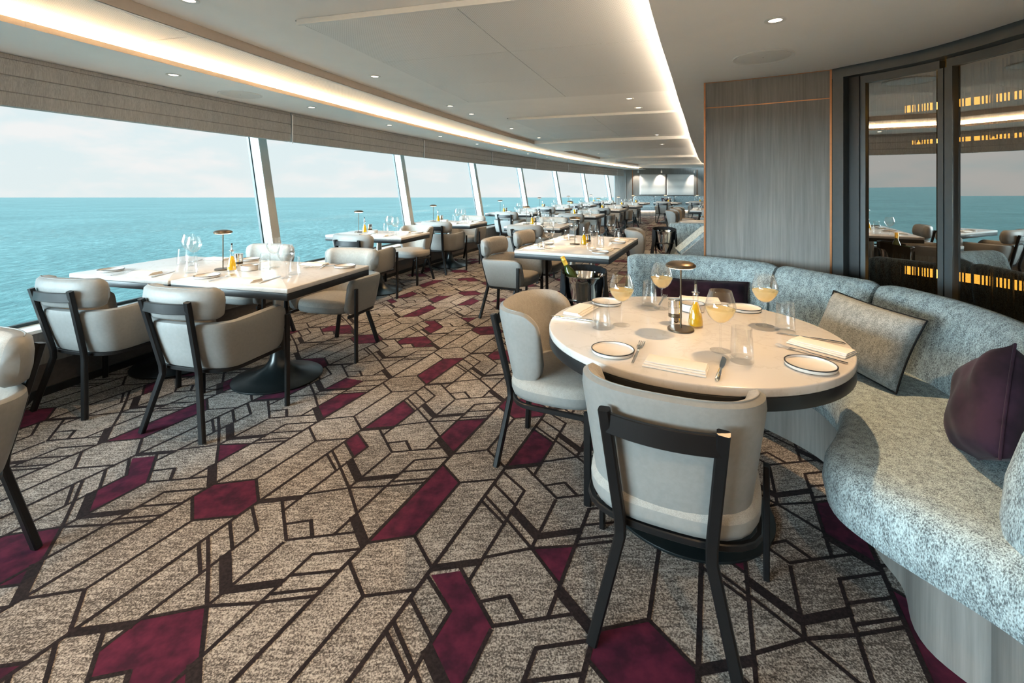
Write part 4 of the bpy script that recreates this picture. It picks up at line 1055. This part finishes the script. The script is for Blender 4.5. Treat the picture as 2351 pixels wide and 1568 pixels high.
# bench along the far wall
def far_bench():
    a = far_at(1449, .0); W = .95; root_parts = []
    q = MB(); Lb = 5.2; q.prism([(0, -.62), (Lb, -.62), (Lb, 0), (0, 0)], .26, .46, .03); seat = q.mesh('seat_cushion', ['bench_tweed'], 40)
    q = MB(); q.prism([(.05, -.50), (Lb, -.50), (Lb, 0), (.05, 0)], 0, .26, .002); pln = q.mesh('plinth', ['plinth_oak'], 40)
    q = MB(); q.box((Lb / 2, -.53, .245), (Lb - .2, .02, .012)); parts = [P('seat_cushion', seat), P('plinth', pln), P('light_strip', q.mesh('light_strip', ['led_soft'], 0), 'warm strip light under the seat')]
    for k in range(5):
        q = MB(); x0 = k * 1.03 + .02; x1 = x0 + .99; pts = []
        n = 9; top = [(x1, .50)] ; r = .12
        prof = [(x0, .46), (x1, .46)] + [(x1 - r + r * cos(t), .92 - r + r * sin(t)) for t in [pi / 2 * i / 6 for i in range(7)]] + [(x0 + r - r * sin(t), .92 - r + r * cos(t)) for t in [pi / 2 * i / 6 for i in range(7)]]
        rr = [[(x, yy, z) for x, z in prof] for yy in (-.16, -.02)]
        q.rings(rr, True, True, True); parts.append(P('backrest_section', q.mesh('backrest_section', ['bench_tweed'], 40)))
    p = far_at(1449, .16)
    Proto('wall_bench', 'bench', parts).at((p[0], p[1], 0), fa, 'long grey bench with rounded backs under the two pictures')
far_bench()
p = far_at(1516, .62); cushion('scatter_cushion', pillow_mesh('cover', .50, .38, .12, 'velvet_plum', None, 10, seed=5), (p[0], p[1] - .02, .665), fa - pi / 2, radians(18), 0, 'plum cushion on the far bench under the pictures')

# ================================================================== TABLE SETTINGS
TT = TZ + .0006
def item(proto, xy, rz, label, group=None): return proto.at((xy[0], xy[1], TT), rz, label, group)
def aim(a, b): return atan2(-(b[0] - a[0]), b[1] - a[1])
def px(u, v): return pl(u, v, TZ)
# --- round table, placed piece by piece
RN = 'on the round table'
item(LAMP, px(1563, 757.5), 0, 'bronze mushroom lamp standing in the middle of the round table')
item(OIL, px(1597, 750), 0, 'olive oil bottle beside the lamp on the round table')
item(GRINDER, px(1550, 741), 0, 'steel pepper grinder beside the lamp on the round table')
for (u, v), w in (((1427, 746.5), 'at the left, behind the left tumbler'), ((1519, 709), 'at the back of the round table left of the lamp'), ((1654, 805.5), 'nearest the front of the round table'), ((1756, 748), 'at the right of the round table near the bench')):
    item(WINE_FULL, px(u, v), 0, 'glass of white wine ' + w)
for (u, v), w in (((1381, 753), 'at the left of the round table'), ((1491, 700), 'at the back of the round table near the plum cushion'), ((1703, 830), 'at the front of the round table beside the front wine glass'), ((1803, 760), 'at the right of the round table beside the right wine glass')):
    item(TUMBLER, px(u, v), 0, 'clear water tumbler ' + w)
for (u, v), w in (((1407, 809), 'at the front left of the round table beside the fork'), ((1861, 843), 'at the right edge of the round table below the napkin'), ((1709, 711), 'at the far side of the round table'), ((1393, 697), 'at the far left of the round table behind the tumbler')):
    item(PLATE, px(u, v), 0, 'bread plate ' + w)
item(BOWL, px(1590, 713), 0, 'small white dish half hidden behind the oil bottle on the round table')
item(NAPKINS[0], px(1551, 843), aim(px(1510, 832), px(1613, 850)) + pi / 2, 'folded white napkin at the front of the round table')
item(NAPKINS[1], px(1884, 800), aim(px(1850, 790), px(1925, 810)) + pi / 2, 'folded white napkin at the right of the round table')
item(NAPKINS[2], px(1334, 714), aim(px(1310, 730), px(1360, 702)) + pi / 2, 'folded white napkin at the left of the round table')
item(NAPKINS[0], px(1606, 691), aim(px(1555, 690), px(1655, 697)) + pi / 2, 'folded white napkin at the far side of the round table')
def laid(proto, tip, end, label):
    c = ((tip[0] + end[0]) / 2, (tip[1] + end[1]) / 2); item(proto, c, aim(end, tip), label)
laid(FORK, px(1475, 787), px(1450, 840), 'steel fork at the front left of the round table')
laid(KNIFE, px(1664, 820), px(1646, 876), 'steel knife at the front of the round table beside the napkin')
laid(FORK, px(1793, 797), px(1942, 835), 'steel fork at the right of the round table above the plate')
laid(KNIFE, px(1784, 765), px(1936, 789), 'steel knife at the right of the round table behind the napkin')
laid(KNIFE, px(1277, 727), px(1362, 738), 'steel knife at the left of the round table')
laid(FORK, px(1527, 681), px(1513, 702), 'steel fork at the back left of the round table')
# --- double table on the left
DN = 'on the double table on the left'
item(LAMP, px(512, 619), 0, 'bronze mushroom lamp ' + DN); item(OIL, px(532, 622), 0, 'olive oil bottle beside the lamp ' + DN)
item(GRINDER, px(548, 614), 0, 'steel pepper grinder behind the oil bottle ' + DN); item(BOWL, px(573, 620), 0, 'white bread dish with dark rim ' + DN)
for (u, v), w in (((445, 610), 'right one of the left pair'), ((433, 602), 'left one of the left pair'), ((630, 614), 'rear one of the right pair'), ((657, 638), 'front one of the right pair')): item(WINE, px(u, v), 0, 'empty wine glass, %s %s' % (w, DN))
for (u, v), w in (((440, 626), 'left front'), ((419, 606), 'left rear'), ((609, 619), 'right rear'), ((676, 630), 'right front')): item(TUMBLER, px(u, v), 0, 'clear water tumbler, %s one %s' % (w, DN))
for (u, v), w in (((254.6, 622), 'at the near left corner'), ((475, 636), 'at the near edge in the middle'), ((572, 597.5), 'at the far edge in the middle'), ((792, 613), 'at the right corner')): item(PLATE, px(u, v), 0, 'bread plate %s %s' % (w, 'of the double table on the left'))
for n, ((u, v), w) in enumerate((((333, 628), 'beside the left plate'), ((560, 645), 'at the near edge'), ((722, 608), 'on the right near the armchair'), ((500, 595.5), 'at the far edge'))): item(NAPKINS[n % 3], px(u, v), -t0, 'folded white napkin %s %s' % (w, DN))
for (a, b, w) in (((405, 622), (345, 638), 'left'), ((650, 633), (590, 652), 'front right'), ((770, 610), (700, 615), 'right'), ((478, 593), (453, 599), 'far')): laid(KNIFE, px(*a), px(*b), 'steel knife, %s one %s' % (w, DN))
for (a, b, w) in (((300, 622), (262, 632), 'left'), ((527, 634), (485, 645), 'front'), ((752, 607), (735, 617), 'right')): laid(FORK, px(*a), px(*b), 'steel fork, %s one %s' % (w, DN))
# --- all other tables: settings laid by seat
def place(cx, cy, a, ox, oy, turn, tab, seat, glass=WINE_FAR, cut=True, side=1):
    """one place setting: origin at the table edge in front of a seat, looking inward"""
    def W(x, y):
        x, y = rot2(x, y, turn); return rel(cx, cy, a, ox + x, oy + y)
    rz = -a + turn; tail = 'at the %s of the %s' % (seat, tab)
    item(PLATE, W(-.215 * side, .12), rz, 'small bread plate ' + tail); item(NAPKINS[random.randrange(3)], W(0, .10), rz, 'folded napkin ' + tail)
    if cut:
        item(FORK, W(-.125 * side, .12), rz, 'fork ' + tail); item(KNIFE, W(.125 * side, .12), rz, 'knife ' + tail)
    item(glass, W(.12 * side, .27), 0, 'wine glass ' + tail); item(TUMBLER, W(.21 * side, .22), 0, 'water tumbler ' + tail)
def centre(cx, cy, a, ox, oy, tab, dish=True, lamp=True):
    W = lambda x, y: rel(cx, cy, a, ox + x, oy + y)
    if lamp: item(LAMP, W(0, 0), 0, 'bronze mushroom lamp on the ' + tab)
    item(OIL, W(.104, -.015), 0, 'olive oil bottle on the ' + tab); item(GRINDER, W(.125, .075), 0, 'pepper grinder on the ' + tab)
    if dish: item(BOWL, W(.235, .0), 0, 'white bread dish on the ' + tab)
for k, s in enumerate(WS):
    x, y = A(s, .73); a = TH(s); tab = '%s window table past the double table' % WN[k]
    centre(x, y, a, -.36, .06, tab)
    place(x, y, a, .18, -.36, 0, tab, 'near side', WINE if k < 2 else WINE_FAR, k < 3); place(x, y, a, .22, .36, pi, tab, 'far side', WINE if k < 2 else WINE_FAR, k < 3)
centre(*MT, ma, -.06, -.10, 'long table behind the round table', False)
for along, w in ((-.42, 'nearer'), (.42, 'farther')):
    place(*MT, ma, -.465, along, -pi / 2, 'long table behind the round table', w + ' left place', WINE); place(*MT, ma, .465, along, pi / 2, 'long table behind the round table', w + ' right place', WINE)
for k, s in enumerate(MS):
    x, y = A(s, 2.37); a = TH(s); tab = '%s square table of the middle row' % WN[k]
    centre(x, y, a, -.25, .05, tab); place(x, y, a, .06, -.48, 0, tab, 'near side', WINE_FAR, k < 2); place(x, y, a, .06, .48, pi, tab, 'far side', WINE_FAR, k < 2)
for k, (u, y) in enumerate(FT):
    x = (u - CX) / F * y; tab = '%s table before the picture wall' % ['left', 'middle', 'right'][k]
    centre(x, y, TH(15), -.1, .1, tab, False); place(x, y, TH(15), 0, -.48, 0, tab, 'near side', WINE_FAR, False); place(x, y, TH(15), 0, .48, pi, tab, 'far side', WINE_FAR, False)
tab = 'far right aisle table'; x, y = 5.35, 12.5
for along, w in ((-.42, 'nearer'), (.42, 'farther')): place(x, y, TH(8.5), -.465, along, -pi / 2, tab, w + ' left place', WINE_FAR, False)
centre(x, y, TH(8.5), .0, .1, tab, False)
tab = 'round table of the next booth'; place(3.55, 8.0, radians(20), 0, -.6, 0, tab, 'left side', WINE_FAR, False)

# ================================================================== WINE BUCKETS
def bucket_proto(with_cloth):
    prof = [(.001, .52), (.060, .522), (.082, .545), (.100, .60), (.114, .68), (.124, .765), (.130, .80), (.1335, .806), (.1335, .812), (.128, .812), (.121, .77), (.108, .68), (.094, .60), (.076, .555), (.001, .540)]
    b = MB(); seg = 64; rr = []
    for r, z in prof:
        ring = []
        for k in range(seg):
            a = 2 * pi * k / seg; g = 0.0
            if .60 < z < .80:
                for a0 in (-pi / 2 - .42, -pi / 2 + .42, pi / 2 - .42, pi / 2 + .42):
                    da = (a - a0 + pi) % (2 * pi) - pi; g -= .020 * math.exp(-(da / .22) ** 2) * math.exp(-((z - .735) / .045) ** 2)
            ring.append(((r + g) * cos(a), (r + g) * sin(a), z))
        rr.append(ring)
    b.rings(rr, True, False, False); bowl = b.mesh('bucket', ['chrome'], 60)
    parts = [P('bucket', bowl)]
    for k in range(3):
        a = 2 * pi * k / 3 + .5; q = MB(); q.tube([(.115 * cos(a), .115 * sin(a), .66), (.10 * cos(a), .10 * sin(a), .50), (.075 * cos(a), .075 * sin(a), .25), (.16 * cos(a), .16 * sin(a), .008)], .008, 8); parts.append(P('leg', q.mesh('leg', ['black_metal'], 50)))
    q = MB(); q.tube([(.116 * cos(2 * pi * k / 36), .116 * sin(2 * pi * k / 36), .66) for k in range(37)], .006, 6); parts.append(P('hoop', q.mesh('hoop', ['black_metal'], 50)))
    return Proto('wine_bucket', 'bucket', parts)
def draped_cloth():
    """black service cloth hung round the back of the bucket's rim, its ends hanging at both sides"""
    rr = []; n = 40
    for i in range(n + 1):
        f = i / n; a = radians(-34) + radians(248) * f; e = abs(2 * f - 1); tail = max(0, (e - .42) / .58)
        zt = .832 + .016 * (1 - e * e) - .015 * tail; zb = .785 - .30 * min(1, tail * 1.8); R0 = .139 + .003 * sin(i * 1.7)
        ring = []
        for j in range(9):
            g = 1 - j / 8; z = zb + (zt - zb) * j / 8; r = R0 + .042 * g * g * tail + .006 * sin(j * 1.1 + i * .6) * tail; ring.append((r * cos(a), r * sin(a), z))
        for j in range(8, -1, -1):
            g = 1 - j / 8; z = zb + (zt - zb) * j / 8; r = R0 + .008 + .042 * g * g * tail + .006 * sin(j * 1.1 + i * .6) * tail; ring.append((r * cos(a), r * sin(a), z + .002))
        rr.append(ring)
    m = MB(); m.rings(rr, True, True, True); return m.mesh('service_cloth', ['black_cloth'], 60)
BUCKET = bucket_proto(True); CLOTH = Proto('service_cloth', 'cloth', [P('service_cloth', draped_cloth())])
bx, by = .465, 2.99
BUCKET.at((bx, by, 0), radians(9), 'polished steel wine bucket on a stand behind the round table')
CLOTH.at((bx, by, .002), radians(-9), 'black service cloth draped over the wine bucket behind the round table')
BUCKET.at((1.953, 5.93, 0), radians(20), 'small distant steel wine bucket beside the next booth')
CLOTH.at((1.953, 5.93, .002), radians(-10), 'black service cloth draped over the distant wine bucket')
x, y = A(12.6, 3.2)
wb = [(.001, 0), (.034, .001), (.037, .006), (.037, .16), (.036, .175), (.028, .20), (.0165, .225), (.0145, .24), (.0142, .262), (.001, .262)]
cap = [(.0146, .240), (.0152, .262), (.0152, .270), (.0158, .271), (.0158, .278), (.0146, .280), (.0143, .298), (.001, .299)]
lab = [(.0373, .03), (.0374, .032), (.0374, .12), (.0373, .122)]
BOTTLE = Proto('wine_bottle', 'bottle', [P('glass_body', lathe_mesh('glass_body', wb, ['bottle_green'], 28, False, False)), P('foil_capsule', lathe_mesh('foil_capsule', cap, ['foil'], 20, False, False), 'golden foil capsule'), P('paper_label', lathe_mesh('paper_label', lab, ['bottle_label'], 28, False, False))])
d = Vector((-.46, -.02, 1)).normalized(); up = Vector((0, 0, 1)); BOTTLE.at((bx - .015, by + .01, .655), 0, 'white wine bottle with golden foil leaning in the wine bucket', None, up.rotation_difference(d).to_euler())
